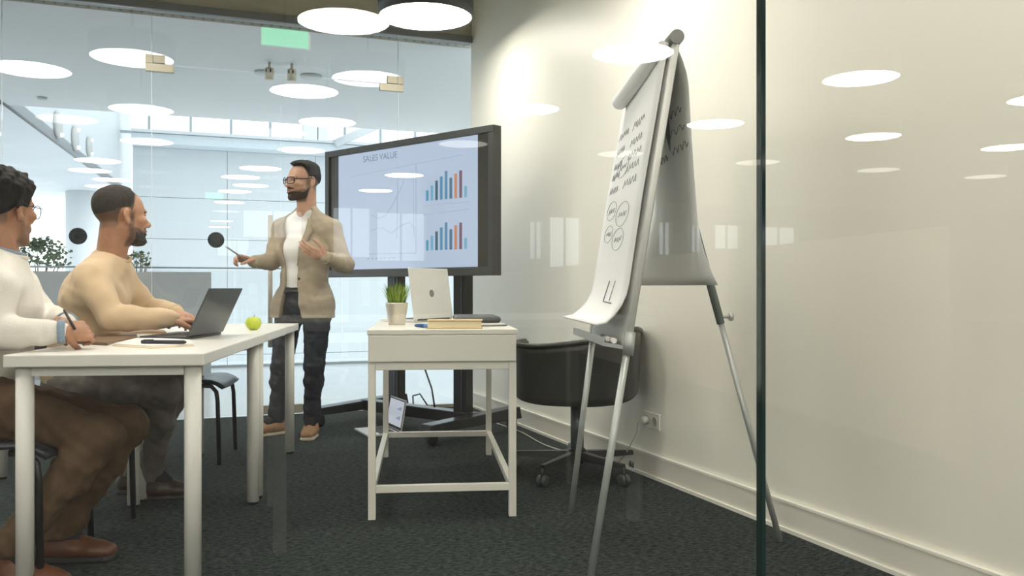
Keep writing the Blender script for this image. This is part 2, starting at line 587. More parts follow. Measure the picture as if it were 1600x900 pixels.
MB().box(((ms[0] + ms[-1]) / 2, 0, zb1 + .06), (ms[-1] - ms[0], .09, .05)).build('rail', FRAMEG, w3)
for px in (478, 497):
    vv = on_u(px, 200, U_FAR)[0]
    MB().box((vv, -.6, zb1 + 1.5), (.30 if px < 490 else .2, .2, 3.0)).build('post', ATRIUMG, w3)
va, za = on_u(515, 232, U_FAR); vb_, zb_ = on_u(600, 195, U_FAR)
MB().tube([(va, -.7, za), (vb_, -.7, zb_)], .09, 8).build('brace', ATRIUMW, w3)

# glass balustrade with steel rail, gallery edge
bal = thing('glass_balustrade', 'glass balustrade with thin grey handrail along the bright atrium edge', 'balustrade', uv(11.1, 0), ROOM_RZ)
for i in range(9):
    x0 = -4.5 + i * 1.3
    MB().box((x0 + .65, 0, .62), (1.28, .014, 1.1)).build('pane', GLASSFAR, bal)
MB().tube([(-4.5, 0, 1.20), (7.2, 0, 1.20)], .012, 10).build('handrail', mat('rail_grey', (.35, .38, .39), .35, .6, var=.03), bal)
MB().box((1.35, 0, .015), (11.7, .04, .03)).build('shoe', mat('shoe_grey', (.45, .48, .49), .5, var=.03), bal)

# white column under the wing soffit
cc = at(132, 400, (hs - CAMZ) * FPX / (450 - 300))
tag(MB().lathe([(.36, 0), (.36, hs)], (0, 0, 0), 40).build('round_column', mat('column_white', (.80, .82, .83), .6, var=.02)), 'white round column behind the leafy plant in the atrium', 'column').location = (cc.x, cc.y, 0)

# low grey wall
v0, z0 = on_u(-60, 428, 10.3); v1, z1 = on_u(330, 428, 10.3)
lw = slab('low_wall', 10.3, 10.5, v0, v1, 0.0, z1 + .02, LOWWALL)
del lw['kind']
tag(lw, 'low grey wall in front of the glass balustrade beyond the glass', 'low wall')

# shrubs behind it
LEAF = mat('shrub_leaf', (.10, .16, .07), .5, var=.5, vscale=9)
BARK = mat('shrub_bark', (.16, .12, .08), .8, var=.3, vscale=30)


def shrub(label, c, R, n, base_z):
    t = thing('leafy_shrub', label, 'plant', (c.x, c.y, base_z))
    rg = random.Random(n)
    mb = MB()
    for _ in range(n):
        a, e = rg.uniform(0, 6.283), rg.uniform(-.5, 1.5)
        rr = R * (.35 + .65 * rg.random() ** .5)
        p = Vector((math.cos(a) * math.cos(e) * rr, math.sin(a) * math.cos(e) * rr * .6, c.z - base_z + math.sin(e) * rr * .62))
        d = Vector((rg.uniform(-1, 1), rg.uniform(-1, 1), rg.uniform(-.9, .3))).normalized()
        s = d.cross(Vector((rg.uniform(-1, 1), rg.uniform(-1, 1), rg.uniform(-1, 1)))).normalized()
        l = rg.uniform(.035, .075); w = l * .3
        nrm = d.cross(s) * (.15 * l)
        mb.add([p, p + d * l * .5 + s * w + nrm, p + d * l, p + d * l * .5 - s * w + nrm], [(0, 1, 2, 3)])
    f = mb.build('foliage', LEAF, t); f['kind'] = 'stuff'
    mb = MB()
    for i in range(9):
        a = i * .7
        mb.tube([(0, 0, 0), (.02 * math.cos(a), .02 * math.sin(a), (c.z - base_z) * .6), (R * .7 * math.cos(a), R * .4 * math.sin(a), c.z - base_z + R * .3 * ((i % 3) - .5))], [.018, .012, .004], 6)
    mb.build('stem', BARK, t)
    mb = MB()
    mb.lathe([(.16, 0), (.2, .4), (.18, .4), (.17, .36), (.001, .36)], (0, 0, 0), 24)
    mb.build('planter', mat('planter_grey', (.3, .3, .3), .6, var=.05), t)


shrub('bushy green shrub between the man in white and the white column', at(62, 402, 10.15), .36, 520, 0)
shrub('small sparse green shrub behind the shoulder of the man in beige', at(214, 408, 10.25), .18, 110, 0)

# bits on the gallery ceiling
zc = Z_HEAD + .03
CREAMP = mat('cream_plastic', (.62, .56, .42), .5, var=.04)
for (px, py, wh) in ((421, 113, 'left'), (456, 115, 'right')):
    d = (zc - .09 - CAMZ) * FPX / (450 - py)
    p = at(px, py, d)
    t = thing('ceiling_spotlight', 'small cream ceiling spotlight, %s one of the two by the smoke detectors' % wh, 'spotlight', (p.x, p.y, zc))
    MB().lathe([(.035, -.16), (.04, -.155), (.04, -.06), (.03, -.05), (.012, -.045), (.012, 0)], (0, 0, 0), 20).build('housing', CREAMP, t)
    MB().lathe([(.028, -.006), (.024, 0)], (0, -.038, -.08), 16, True, Matrix.Rotation(math.pi / 2, 3, 'X')).build('lens', BLACKP, t)
for (px, py, r, lb) in ((413, 112, .09, 'round smoke detector beside the left cream spotlight'), (486, 118, .10, 'round flat ceiling disc to the right of the cream spotlights'), (66, 152, .05, 'small slot fitting on the gallery ceiling at far left')):
    p = at(px, py, (zc - CAMZ) * FPX / (450 - py))
    o = MB().lathe([(r * .6, -.03), (r, -.022), (r, 0)], (0, 0, 0), 28).build('ceiling_detector', mat('detector_grey', (.45, .48, .48), .5, var=.03))
    o.location = (p.x, p.y, zc)
    tag(o, lb, 'ceiling fitting')

# ------------------------------------------------------------------ lamps
LAMPE = emit_mat('lamp_diffuser_glow', LAMP_COLOR, LAMP_STRENGTH)
LAMPN = emit_mat('lamp_diffuser_low', LAMP_COLOR, LAMP_STRENGTH * .7)
LAMPH = emit_mat('hall_lamp_glow', LAMP_COLOR, HALL_LAMP_STRENGTH)
LAMPD = emit_mat('lamp_diffuser_dimmed', LAMP_COLOR, HALL_LAMP_STRENGTH * .08)
RIM = mat('lamp_rim_dark', (.045, .048, .055), .5, var=.05)
RIMW = mat('lamp_rim_pale', (.6, .6, .58), .5, var=.03)
LAMP_Z = 2.815
LR = .32


def drum(label, u, v, group, rim, glow, top):
    t = thing('drum_lamp', label, 'ceiling lamp', uv(u, v, LAMP_Z), ROOM_RZ, group)
    MB().lathe([(LR - .006, .004), (LR - .003, 0), (LR + .006, 0), (LR + .006, .17), (LR - .02, .175), (.0001, .175)], (0, 0, 0), 56, True, None, False).build('housing', rim, t)
    MB().lathe([(LR - .004, .006), (LR - .004, .012)], (0, 0, 0), 56, False).build('diffuser', glow, t)
    MB().tube([(0, 0, .17), (0, 0, top - LAMP_Z)], .012, 8).build('stem', rim, t)
    return t


H0 = LAMP_Z - CAMZ
for i, u in enumerate((3.13, 1.95, .80)):
    for j, v in enumerate((.872, -.165, -1.2)):  # last column is added out of view to even the light on the right wall
        lab = ['round white drum ceiling lamp with dark rim by the right wall corner', 'round drum ceiling lamp cut by the top edge above the seated men'][j] if i == 0 and j < 2 else 'round drum ceiling lamp mirrored in the back glass, left column added unseen for fill'
        drum(lab, u * H0, v * H0, 'drum lamps of the meeting room' if i or j == 2 else None, RIM, LAMPN if i == 2 else LAMPE, Z_CEIL)

# entrance hall behind the camera (seen mirrored in the front glass)
Z_HALL = 3.15
slab('ceiling_entrance_hall', -19, U_FRONT - .06, -14, 22, Z_HALL, Z_HALL + .1, mat('hall_ceiling', (.5, .5, .48), .8, var=.03))
slab('wall_hall_left', -19, U_FRONT, -14.1, -14, 0, Z_HALL, WHITEP)
slab('wall_hall_right', -19, U_FRONT, 22, 22.1, 0, Z_HALL, WHITEP)
slab('wall_hall_front_left', U_FRONT - .06, U_FRONT + .05, -14, V_LEFT, 0, Z_HALL, WHITEP)
slab('wall_hall_front_right', U_FRONT - .06, U_FRONT + .05, V_WALL, 22, 0, Z_HALL, WHITEP)
for i, u in enumerate((2.05, 3.30, 4.54, 5.80, 7.6, 8.9)):
    for j in range(-5, 6):  # leftmost columns are added out of view to light the room through the glass
        v = .60 + 1.235 * j + (.02 * (u - 3.3))
        if (u > 7 and j > 1):
            continue
        drum('round white ceiling lamp of the entrance hall mirrored in the front glass, leftmost columns added unseen for fill', 2 * U_FRONT - u * H0, v * H0,
             'entrance hall lamps', RIMW, LAMPD if abs(u - 5.8) < .01 else LAMPH, Z_HALL)

# far window wall of the entrance hall
U_W = 2 * U_FRONT - 19.5
wins = []
for (x0, x1, y0, y1) in ((380, 472, 328, 372), (520, 578, 324, 402), (588, 664, 332, 408), (826, 847, 346, 404), (857, 907, 339, 418), (1027, 1048, 347, 398), (1078, 1096, 352, 394), (1114, 1156, 351, 389), (1188, 1244, 354, 388)):
    va, zt = on_u(x0, y0, 19.5); vb_, zb_ = on_u(x1, y1, 19.5)
    wins.append((va, vb_, max(zb_, .4), min(zt, Z_HALL - .05)))
hw = holder('wall_hall_back', uv(U_W, 0), ROOM_RZ)
cur = -14.0
for (va, vb_, zb_, zt) in wins:
    if va > cur:
        MB().box(((cur + va) / 2, 0, Z_HALL / 2), (va - cur, .2, Z_HALL)).build('pier', WHITEP, hw)
    MB().box(((va + vb_) / 2, 0, zb_ / 2), (vb_ - va, .2, zb_)).build('spandrel', WHITEP, hw)
    MB().box(((va + vb_) / 2, 0, (zt + Z_HALL) / 2), (vb_ - va, .2, Z_HALL - zt)).build('lintel', WHITEP, hw)
    cur = vb_
MB().box(((cur + 22) / 2, 0, Z_HALL / 2), (22 - cur, .2, Z_HALL)).build('pier', WHITEP, hw)
for n, (va, vb_, zb_, zt) in enumerate(wins):
    w = holder('window_%d' % (n + 4), uv(U_W, 0), ROOM_RZ)
    MB().box(((va + vb_) / 2, 0, (zb_ + zt) / 2), (vb_ - va, .02, zt - zb_)).build('pane', GLASSFAR, w)
    MB().box(((va + vb_) / 2, 0, (zb_ + zt) / 2), (.04, .05, zt - zb_)).build('mullion', FRAMEG, w)


def mirror(p):
    """a point seen in the front glass -> the real point in the entrance hall"""
    u = -SN * p.x + CS * p.y; v = CS * p.x + SN * p.y
    return uv(2 * U_FRONT - u, v, p.z)


pa = mirror(at(760, 450 - (860 - 760) * 0 - 22, .35 * FPX / 22)); pb = mirror(at(1250, 380, .35 * FPX / 70)); pc = mirror(at(1500, 352, .35 * FPX / 98))
for k, (p, q) in enumerate(((pa, pb), (pb, pc))):
    d = (q - p); d.z = 0; n = Vector((-d.y, d.x, 0)).normalized() * .06
    b = MB(); zt = CAMZ + .35
    b.hexa([Vector((r.x, r.y, 0)) for r in (p - n, q - n, q + n, p + n)] + [Vector((r.x, r.y, zt)) for r in (p - n, q - n, q + n, p + n)])
    struct(b.build('wall_hall_parapet', mat('parapet_beige', (.34, .31, .25), .7, var=.03)))

# exit sign of the entrance hall
sg = mirror(at(445, 61, 6.3))
t = thing('exit_sign', 'green lit exit sign mirrored in the glass near the top', 'exit sign', (sg.x, sg.y, 0), ROOM_RZ)
zz = sg.z
MB().box((0, 0, zz), (.36, .05, .15)).build('housing', WHITEP, t, .005)
MB().box((0, .027, zz), (.33, .006, .125)).build('lit_panel', emit_mat('exit_green', (.10, 1.0, .38), 5.5), t)
MB().tube([(0, 0, zz + .07), (0, 0, Z_HALL)], .01, 8).build('hanger', STEELGREY, t)

# white standing table in the entrance hall; its legs show as pale streaks in the glass
q1, q2 = mirror(on_floor(437, 860)), mirror(on_floor(991, 812))
ax_ = (q2 - q1); ln_ = ax_.length; ax_.normalize()
bk = Vector((-ax_.y, ax_.x, 0))
if (uv(-1, 0)).dot(bk) < 0:
    bk = -bk
cq = (q1 + q2) / 2 + bk * .35
t = thing('standing_table', 'white table of the entrance hall mirrored as pale streaks in the front glass', 'table', cq, math.atan2(ax_.y, ax_.x))
HT = mat('hall_table_white', (.75, .74, .70), .4, var=.01)
MB().box((0, 0, .82), (ln_ + .16, .80, .035)).build('tabletop', HT, t, .004)
for sx in (-1, 1):
    for sy in (-1, 1):
        MB().box((sx * ln_ / 2, sy * .35, .401), (.045, .045, .802)).build('leg', HT, t)

# pipes under the room ceiling
PIPE = mat('pipe_black', (.02, .022, .025), .45, var=.1)
t = thing('ceiling_pipe', 'black pipe with clips under the taupe ceiling at the top edge', 'pipe', uv(6.2, 0, 3.22), ROOM_RZ)
MB().tube([(-1.6, 0, 0), (1.15, 0, 0)], .055, 14).build('run', PIPE, t)
for x in (-.9, .1, .75):
    MB().lathe([(.066, -.03), (.066, .03)], (x, 0, 0), 16, True, Matrix.Rotation(math.pi / 2, 3, 'Y')).tube([(x, 0, .06), (x, 0, .28)], .01, 6).build('clip', PIPE, t)

# ------------------------------------------------------------------ tables on the left
TZ = 0.753
TROT = math.radians(6.7)
tdir = Vector((-math.sin(TROT), math.cos(TROT), 0)); tperp = Vector((math.cos(TROT), math.sin(TROT), 0))
RC0 = Vector((-.975, 2.765, 0))       # near right corner


def white_table(label, c):
    t = thing('meeting_table', label, 'table', c, TROT, 'white tables pushed end to end')
    MB().box((0, 0, TZ - .0195), (.60, 1.19, .039)).build('tabletop', TABLEW, t, .004)
    for sx in (-1, 1):
        for sy in (-1, 1):
            l = MB().tube([(sx * .255, sy * .545, .012), (sx * .255, sy * .545, TZ - .04)], .0265, 28).build('leg', TABLEW, t)
            MB().lathe([(.022, 0), (.024, .012)], (sx * .255, sy * .545, 0), 20).build('foot_pad', BLACKP, l)
    for sy in (-1, 1):
        MB().box((0, sy * .545, TZ - .055), (.46, .025, .03)).build('rail', TABLEW, t)
    return t


c1 = RC0 - tperp * .30 + tdir * .595
c2 = RC0 - tperp * .30 + tdir * (1.20 + .595)
white_table('near white table with the open white notebook and brown folders on it', c1)
white_table('far white table with the green apple on it', c2)
t3 = white_table('white table mostly off the left edge, only one leg showing', Vector((-3.1, 4.55, 0)))
t3.location = on_floor(3, 748) - Matrix.Rotation(TROT, 3, 'Z') @ Vector((.255, -.545, 0))


def tp(x, y, z=TZ):
    return on_floor(x, y, z)


# ------------------------------------------------------------------ chairs
SEATM = mat('seat_black', (.020, .023, .030), .30, var=.08, vscale=14)


def side_chair(label, loc, rz):
    t = thing('visitor_chair', label, 'chair', loc, rz, 'black tube-leg chairs along the tables')
    P = []
    for i in range(13):
        x = -.20 + i * .44 / 12
        z = .452 - .012 * math.sin((i / 12) * math.pi)
        if i >= 10:
            a = (i - 9) / 3
            z -= .045 * a * a; x -= .012 * a
        P.append([(x, -.22 + j * .44 / 8, z + .006 * abs(j - 4) / 4) for j in range(9)])
    MB().grid(P, True, .016).build('seat', SEATM, t)
    P = []
    for i in range(7):
        z = .62 + i * .24 / 6
        P.append([(-.235 - .05 * (i / 6) - .025 * (1 - ((j - 4) / 4) ** 2), -.21 + j * .42 / 8, z) for j in range(9)])
    MB().grid(P, True, .014).build('backrest', SEATM, t)
    for sy in (-1, 1):
        MB().tube([(.11, sy * .19, .432), (.17, sy * .205, .430), (.198, sy * .212, .40), (.205, sy * .215, .35), (.215, sy * .222, .01)], .0115, 12).build('leg', BLACKM, t)
        MB().tube([(-.06, sy * .19, .432), (-.15, sy * .205, .430), (-.188, sy * .212, .40), (-.20, sy * .215, .35), (-.23, sy * .222, .01)], .0115, 12).build('leg', BLACKM, t)
        MB().tube([(-.10, sy * .18, .433), (-.19, sy * .185, .445), (-.225, sy * .188, .50), (-.245, sy * .19, .62), (-.278, sy * .19, .83)], .011, 12).build('back_support', BLACKM, t)
    MB().tube([(.12, -.19, .43), (.12, .19, .43)], .011, 10).tube([(-.1, -.19, .43), (-.1, .19, .43)], .011, 10).build('crossbar', BLACKM, t)
    return t


side_chair('black chair under the man in the white sweater', Vector((-1.735, 2.97, 0)), TROT)
side_chair('black chair under the man in the beige sweater', Vector((-1.80, 3.80, 0)), TROT)
side_chair('empty black chair at the far end of the table beside the presenter', Vector((-1.815, 4.90, 0)), TROT)

# ------------------------------------------------------------------ things on the tables
LIDM = mat('laptop_graphite', (.075, .080, .085), .35, .5, var=.04, vscale=30)
KEYM = mat('laptop_keys', (.012, .012, .013), .5, var=.2, vscale=80)
ALU = mat('laptop_silver', (.72, .72, .71), .4, .25, var=.02, vscale=30)
SCREENOFF = mat('screen_dark', (.01, .012, .014), .1, var=.1)


def laptop(name_label, loc, rz, w, d, lid_len, lean, m, screen=None, emblem=False):
    """hinge at the origin along local x; base towards -y; lid rises and leans to +y"""
    t = thing('laptop', name_label, 'laptop', loc, rz)
    base = MB().box((0, -d / 2, .008), (w, d, .014)).build('base', m, t, .003)
    MB().box((0, -d * .36, .0158), (w * .88, d * .5, .0016)).build('keyboard', KEYM, base)
    MB().box((0, -d * .82, .0155), (w * .34, d * .26, .001)).build('touchpad', m, base)
    R = Matrix.Rotation(-lean, 3, 'X')
    lid = MB().box(R @ Vector((0, 0, lid_len / 2)) + Vector((0, .004, .014)), (w, .007, lid_len), M=R).build('lid', m, t, .003)
    MB().box(R @ Vector((0, -.0042, lid_len / 2 + .003)) + Vector((0, .004, .014)), (w * .955, .002, lid_len * .92), M=R).build('bezel', KEYM, lid)
    MB().box(R @ Vector((0, -.0056, lid_len / 2 + .008)) + Vector((0, .004, .014)), (w * .90, .001, lid_len * .80), M=R).build('screen', screen or SCREENOFF, lid)
    if emblem:
        MB().lathe([(.019, 0), (.019, .0012)], R @ Vector((0, .0036, lid_len * .5)) + Vector((0, .004, .014)), 28, False, R @ Matrix(((1, 0, 0), (0, 0, 1), (0, 1, 0)))).build('emblem', mat('emblem_grey', (.30, .30, .30), .3, .8, var=.05), lid)
    MB().tube([(-w * .4, .002, .014), (w * .4, .002, .014)], .006, 10).build('hinge', KEYM, t)
    return t


# the seated man's laptop: hinge runs away from the camera
pn = tp(291, 531); pf = tp(346, 523)
hd = (pf - pn); hc = (pn + pf) / 2
rz = math.atan2(hd.y, hd.x)
laptop('open dark grey laptop on the table in front of the man in beige', Vector((hc.x, hc.y, TZ)), rz + math.pi, hd.length * 1.0, .19, .212, math.radians(25), LIDM).rotation_euler.z = rz + math.pi
bpy.context.view_layer.update()

# green apple
pa_ = tp(396, 515.5)
t = thing('green_apple', 'green apple on the far white table', 'apple', (pa_.x, pa_.y, TZ))
prof = []
for i in range(19):
    a = -math.pi / 2 + math.pi * i / 18
    r = .039 * math.cos(a) * (1 + .06 * math.sin(a))
    z = .035 + .036 * math.sin(a)
    if i > 14:
        z -= .010 * ((i - 14) / 4) ** 2
    if i < 3:
        z += .006 * ((3 - i) / 3) ** 2
    prof.append((max(r, .0001), z))
z0 = min(p[1] for p in prof)
MB().lathe([(r, z - z0) for r, z in prof], (0, 0, 0), 36).build('flesh', mat('apple_green', (.50, .60, .045), .28, var=.14, vscale=30, stretch=(1, 1, .3)), t)
MB().tube([(0, 0, .055), (.002, 0, .066), (.007, 0, .074)], .0016, 6).build('stem', BARK, t)

# papers, folders and pen
PAPER = mat('paper_white', (.86, .85, .82), .7, var=.01, vscale=8)
CREAMPAGE = mat('page_cream', (.80, .66, .42), .7, var=.06, vscale=60, stretch=(1, 1, 14))
KRAFT = mat('kraft_brown', (.52, .36, .20), .7, var=.05, vscale=20)
BROWNCOVER = mat('cover_brown', (.20, .12, .075), .5, var=.08, vscale=20)
NAVY = mat('cover_navy', (.03, .03, .055), .45, var=.1)


def flat_prism(px, z0, z1, name, m, parent=None, origin=None, lab=None, cat=None, zplane=TZ):
    pts = [tp(x, y, zplane) for x, y in px]
    o0 = origin or sum(pts, Vector((0, 0, 0))) / len(pts)
    area = sum((pts[i].x * pts[(i + 1) % len(pts)].y - pts[(i + 1) % len(pts)].x * pts[i].y) for i in range(len(pts)))
    if area < 0:
        pts.reverse()
    o = MB().prism([(p.x - o0.x, p.y - o0.y) for p in pts], z0, z1).build(name, m, parent)
    if parent is None:
        o.location = (o0.x, o0.y, 0)
        tag(o, lab, cat)
    return o, o0


t = thing('open_notebook', 'open white notebook under the dark pen at the table edge', 'notebook', (tp(240, 534).x, tp(240, 534).y, TZ))
o0 = t.location.copy()
flat_prism([(175, 541), (236, 545), (304, 541), (299, 534.2), (250, 532), (213, 531.5)], .0, .003, 'cover', CREAMPAGE, t, o0)
flat_prism([(177, 540.6), (236, 544.2), (302, 540.4), (297, 534), (250, 531.8), (214, 531.3)], .003, .009, 'page', PAPER, t, o0)
flat_prism([(113, 537), (168, 540), (173, 538), (208, 531), (214, 529.5), (214, 523.5), (176, 523.5), (150, 527)], TZ, TZ + .010, 'brown_folder', BROWNCOVER, None, None, 'dark brown folder between the white notebook and the hand', 'folder')
flat_prism([(150, 523), (213, 521.5), (260, 521), (256, 517.5), (214, 515), (152, 517)], TZ + .0, TZ + .0065, 'kraft_folder', KRAFT, None, None, 'tan kraft folder lying before the man in beige', 'folder')
flat_prism([(264, 520.8), (299, 520), (304, 517.5), (268, 517.8)], TZ + .0, TZ + .004, 'loose_paper', PAPER, None, None, 'white loose sheet beside the tan kraft folder', 'paper')
pA, pB = tp(221, 534, TZ + .016), tp(291, 534.5, TZ + .016)
t = thing('pen', 'thick dark pen lying on the open white notebook', 'pen', ((pA.x + pB.x) / 2, (pA.y + pB.y) / 2, TZ + .016))
dd = (pB - pA) / 2; dd.z = 0
MB().tube([-dd, -dd * .97, dd * .9, dd], [.005, .0068, .0068, .003], 14).build('barrel', NAVY, t)
MB().tube([-dd * .9 + Vector((0, 0, .007)), -dd * .45 + Vector((0, 0, .0075))], .0018, 6).build('clip', BLACKM, t)

# ------------------------------------------------------------------ white desk in the middle
DROT = math.radians(5.8)
DZ = .788
desk = thing('white_desk', 'narrow white desk with a deep apron standing in the middle of the carpet', 'desk', (-.358, 4.33, 0), DROT)
W2, L2 = .293, .6735
MB().box((0, 0, DZ - .011), (.625, 1.40, .022)).build('top', DESKW, desk, .003)
MB().box((0, -.0, DZ - .022 - .058), (.615, 1.39, .114)).build('drawer_box', DESKW, desk, .002)
MB().box((0, -.697, DZ - .022 - .057), (.607, .008, .108)).build('drawer_front', DESKW, desk, .002)
ztop = DZ - .138
for sx in (-1, 1):
    for sy in (-1, 1):
        MB().box((sx * W2, sy * L2, ztop / 2), (.031, .031, ztop)).build('leg', DESKW, desk, .002)
for sy in (-1, 1):
    MB().box((0, sy * L2, ztop - .0155), (2 * W2 - .031, .030, .031)).build('frame_rail', DESKW, desk, .002)
    MB().box((0, sy * L2, .125), (2 * W2 - .031, .028, .030)).build('stretcher', DESKW, desk, .002)
for sx in (-1, 1):
    MB().box((sx * W2, 0, ztop - .0155), (.030, 2 * L2 - .031, .031)).build('frame_rail', DESKW, desk, .002)
    MB().box((sx * W2, 0, .125), (.028, 2 * L2 - .031, .030)).build('stretcher', DESKW, desk, .002)


def dp(x, y):
    return on_floor(x, y, DZ)


# grass in a pot
p = dp(620, 507.5)
t = thing('potted_grass', 'green artificial grass in a pale metal pot on the white desk', 'potted plant', (p.x, p.y, DZ))
pot = MB().lathe([(.038, 0), (.0385, .010), (.0385, .011), (.0525, .096), (.0535, .104), (.0505, .104), (.048, .09), (.0001, .09)], (0, 0, 0), 40)
pot.build('pot', mat('pot_champagne', (.62, .58, .49), .35, .55, var=.02, vscale=8), t)
GRASS = mat('grass_blade', (.25, .36, .025), .45, var=.45, vscale=14)
GRASSD = mat('grass_blade_dark', (.06, .15, .02), .45, var=.3, vscale=14)
rg = random.Random(3)
for mm, n, nm in ((GRASS, 150, 'grass'), (GRASSD, 90, 'grass')):
    mb = MB()
    for _ in range(n):
        a = rg.uniform(0, 6.283); r0 = .040 * rg.random() ** .5
        h = rg.uniform(.07, .125); out = (r0 / .04) * rg.uniform(.02, .062)
        dr = Vector((math.cos(a), math.sin(a), 0)); sd = Vector((-dr.y, dr.x, 0)) * .0036
        P = []
        for s in range(5):
            f = s / 4
            c = dr * (r0 + out * f ** 1.7) + Vector((0, 0, .085 + h * f - .012 * f * f * (r0 / .04)))
            wd = (1 - f) ** .6 + .05
            P.append([c - sd * wd, c + sd * wd])
        mb.grid(P, True)
    o = mb.build(nm, mm, t); o['kind'] = 'stuff'

# silver laptop, back of its lid to the camera
wd = Vector((.5, .866, 0))
laptop('open silver laptop on the white desk showing the back of its lid', Vector((-.405, 4.50, DZ)), math.atan2(wd.y, wd.x) + math.pi, .345, .205, .262, math.radians(-8), ALU, None, True)
# book, folder, pens
p = dp(707, 514.2); p2 = dp(752, 514.2)
t = thing('thick_book', 'thick cream paperback book lying on the near end of the white desk', 'book', (p.x + .005, p.y + .09, DZ), math.radians(2))
MB().box((0, 0, .0175), (.226, .155, .030)).build('pages', CREAMPAGE, t, .002)
MB().box((0, .001, .0015), (.235, .162, .003)).build('cover', mat('cover_ochre', (.52, .38, .18), .6, var=.05), t)
MB().box((0, .001, .0345), (.235, .162, .003)).build('cover', MATS['cover_ochre'], t)
p = dp(742, 503)
t = thing('dark_folder', 'closed dark grey zip folder behind the book on the white desk', 'folder', (-.185, 4.47, DZ), math.radians(6))
MB().box((0, 0, .017), (.22, .40, .030)).build('body', mat('folder_dark', (.03, .035, .038), .4, var=.1, vscale=20), t, .012, 4)
MB().box((0, 0, .017), (.223, .403, .005)).build('zip_band', BLACKP, t, .001)
BLUEP = mat('pen_blue', (.10, .28, .62), .3, var=.05)
pA = dp(648, 511.5); pB = dp(673, 512.5)
t = thing('blue_marker', 'blue marker pen beside the book on the white desk', 'pen', ((pA.x + pB.x) / 2, (pA.y + pB.y) / 2, DZ + .009))
dd = (pB - pA) / 2; dd.z = 0
MB().tube([-dd, -dd * .8, dd * .25], [.003, .008, .009], 14).build('cap', mat('pen_navy', (.03, .08, .25), .3, var=.05), t)
MB().tube([dd * .25, dd * .95, dd], [.0085, .0085, .007], 14).build('barrel', BLUEP, t)
pA = dp(633, 503); pB = dp(648, 501)
t = thing('dark_pen', 'thin dark pen lying behind the plant pot on the white desk', 'pen', ((pA.x + pB.x) / 2, (pA.y + pB.y) / 2, DZ + .005))
dd = (pB - pA) / 2; dd.z = 0
MB().tube([-dd, -dd * .8, dd], [.0015, .0045, .0045], 10).build('barrel', NAVY, t)
MB().tube([dd, dd * 1.15], .0035, 10).build('button', BLUEP, t)
t = thing('grey_pen', 'grey pen at the right end of the thick book on the white desk', 'pen', (-.085, 3.90, DZ + .005), math.radians(20))
MB().tube([(-.06, 0, 0), (-.05, 0, 0), (.06, 0, 0)], [.0015, .0045, .0045], 10).build('barrel', STEELGREY, t)
MB().tube([(.06, 0, 0), (.068, 0, 0)], .003, 10).build('button', BLACKP, t)

# ------------------------------------------------------------------ wheeled display
TVR = math.radians(-40.9)
tv = thing('display_stand', 'large wheeled presentation screen in a dark frame showing sales charts', 'display', (-.719, 5.895, 0), TVR)
TZ0, TZ1, TW = 1.037, 1.957, .832
zc = (TZ0 + TZ1) / 2; TH = TZ1 - TZ0
b = MB()
fr, fd = .043, .075
b.box((0, 0, TZ1 - fr / 2), (2 * TW, fd, fr)).box((0, 0, TZ0 + fr / 2 + .004), (2 * TW, fd, fr + .008))
b.box((-TW + fr / 2, 0, zc), (fr, fd, TH - 2 * fr)).box((TW - fr / 2, 0, zc), (fr, fd, TH - 2 * fr))
b.build('frame', TVFRAME, tv, .003)
MB().box((0, .02, zc), (2 * TW - .02, .04, TH - .02)).build('rear_cover', BLACKP, tv)
SCRB = mat('screen_surround', (.045, .045, .038), .12, spec=.6, var=.05)
scr = MB().box((0, -.012, zc), (2 * (TW - fr), .02, TH - 2 * fr)).build('screen', SCRB, tv)


def slide_mat(name, col, s):
    m, N, L = _mat(name)
    b = N['Principled BSDF']
    b.inputs['Base Color'].default_value = (.02, .02, .02, 1)
    b.inputs['Roughness'].default_value = .18
    b.inputs['Emission Color'].default_value = (*col, 1)
    b.inputs['Emission Strength'].default_value = s
    return m


SL = .70
ys = -.0225
sz0, sz1 = TZ0 + fr + .012, TZ1 - fr - .002
MB().box((0, ys, (sz0 + sz1) / 2), (2 * SL - .02, .001, sz1 - sz0)).build('slide', slide_mat('slide_paper', (.50, .595, .755), .95), scr)
INKT = slide_mat('slide_ink', (.20, .27, .38), .9)
INKL = slide_mat('slide_line', (.36, .45, .62), .92)
cols = [('teal', (.10, .36, .52)), ('lightblue', (.20, .46, .66)), ('petrol', (.07, .16, .22)), ('blue', (.10, .30, .48)), ('steel', (.12, .30, .46)), ('navy', (.08, .20, .32)), ('orange', (.62, .27, .17)), ('plum', (.20, .11, .17)), ('sky', (.20, .46, .62))]
cm = [slide_mat('bar_' + n, c, .9) for n, c in cols]
hts = [[.35, .50, .64, .76, .92, .68, .80, .88, .36]] * 2
for zb_, zt_, hh in ((1.53, 1.715, hts[0]), (1.205, 1.385, hts[1])):
    for i in range(9):
        x = .238 + i * .0435
        h = (zt_ - zb_) * hh[i] * 1.06
        MB().box((x, ys - .0012, zb_ + h / 2), (.024, .001, h)).build('chart_bar', cm[i], scr)
me = text_mesh('SALES VALUE', .062)
o = bpy.data.objects.new('title_text', me); COL.objects.link(o); o.parent = scr
o.location = (-.415, ys - .0016, 1.862); o.rotation_euler = (math.pi / 2, 0, 0); me.materials.append(INKT)
# thin line charts on the left of the slide


def line_part(pts, name='chart_line', r=.0022, m=INKL):
    MB().tube([(x, ys - .0006, z) for x, z in pts], r, 5).build(name, m, scr)


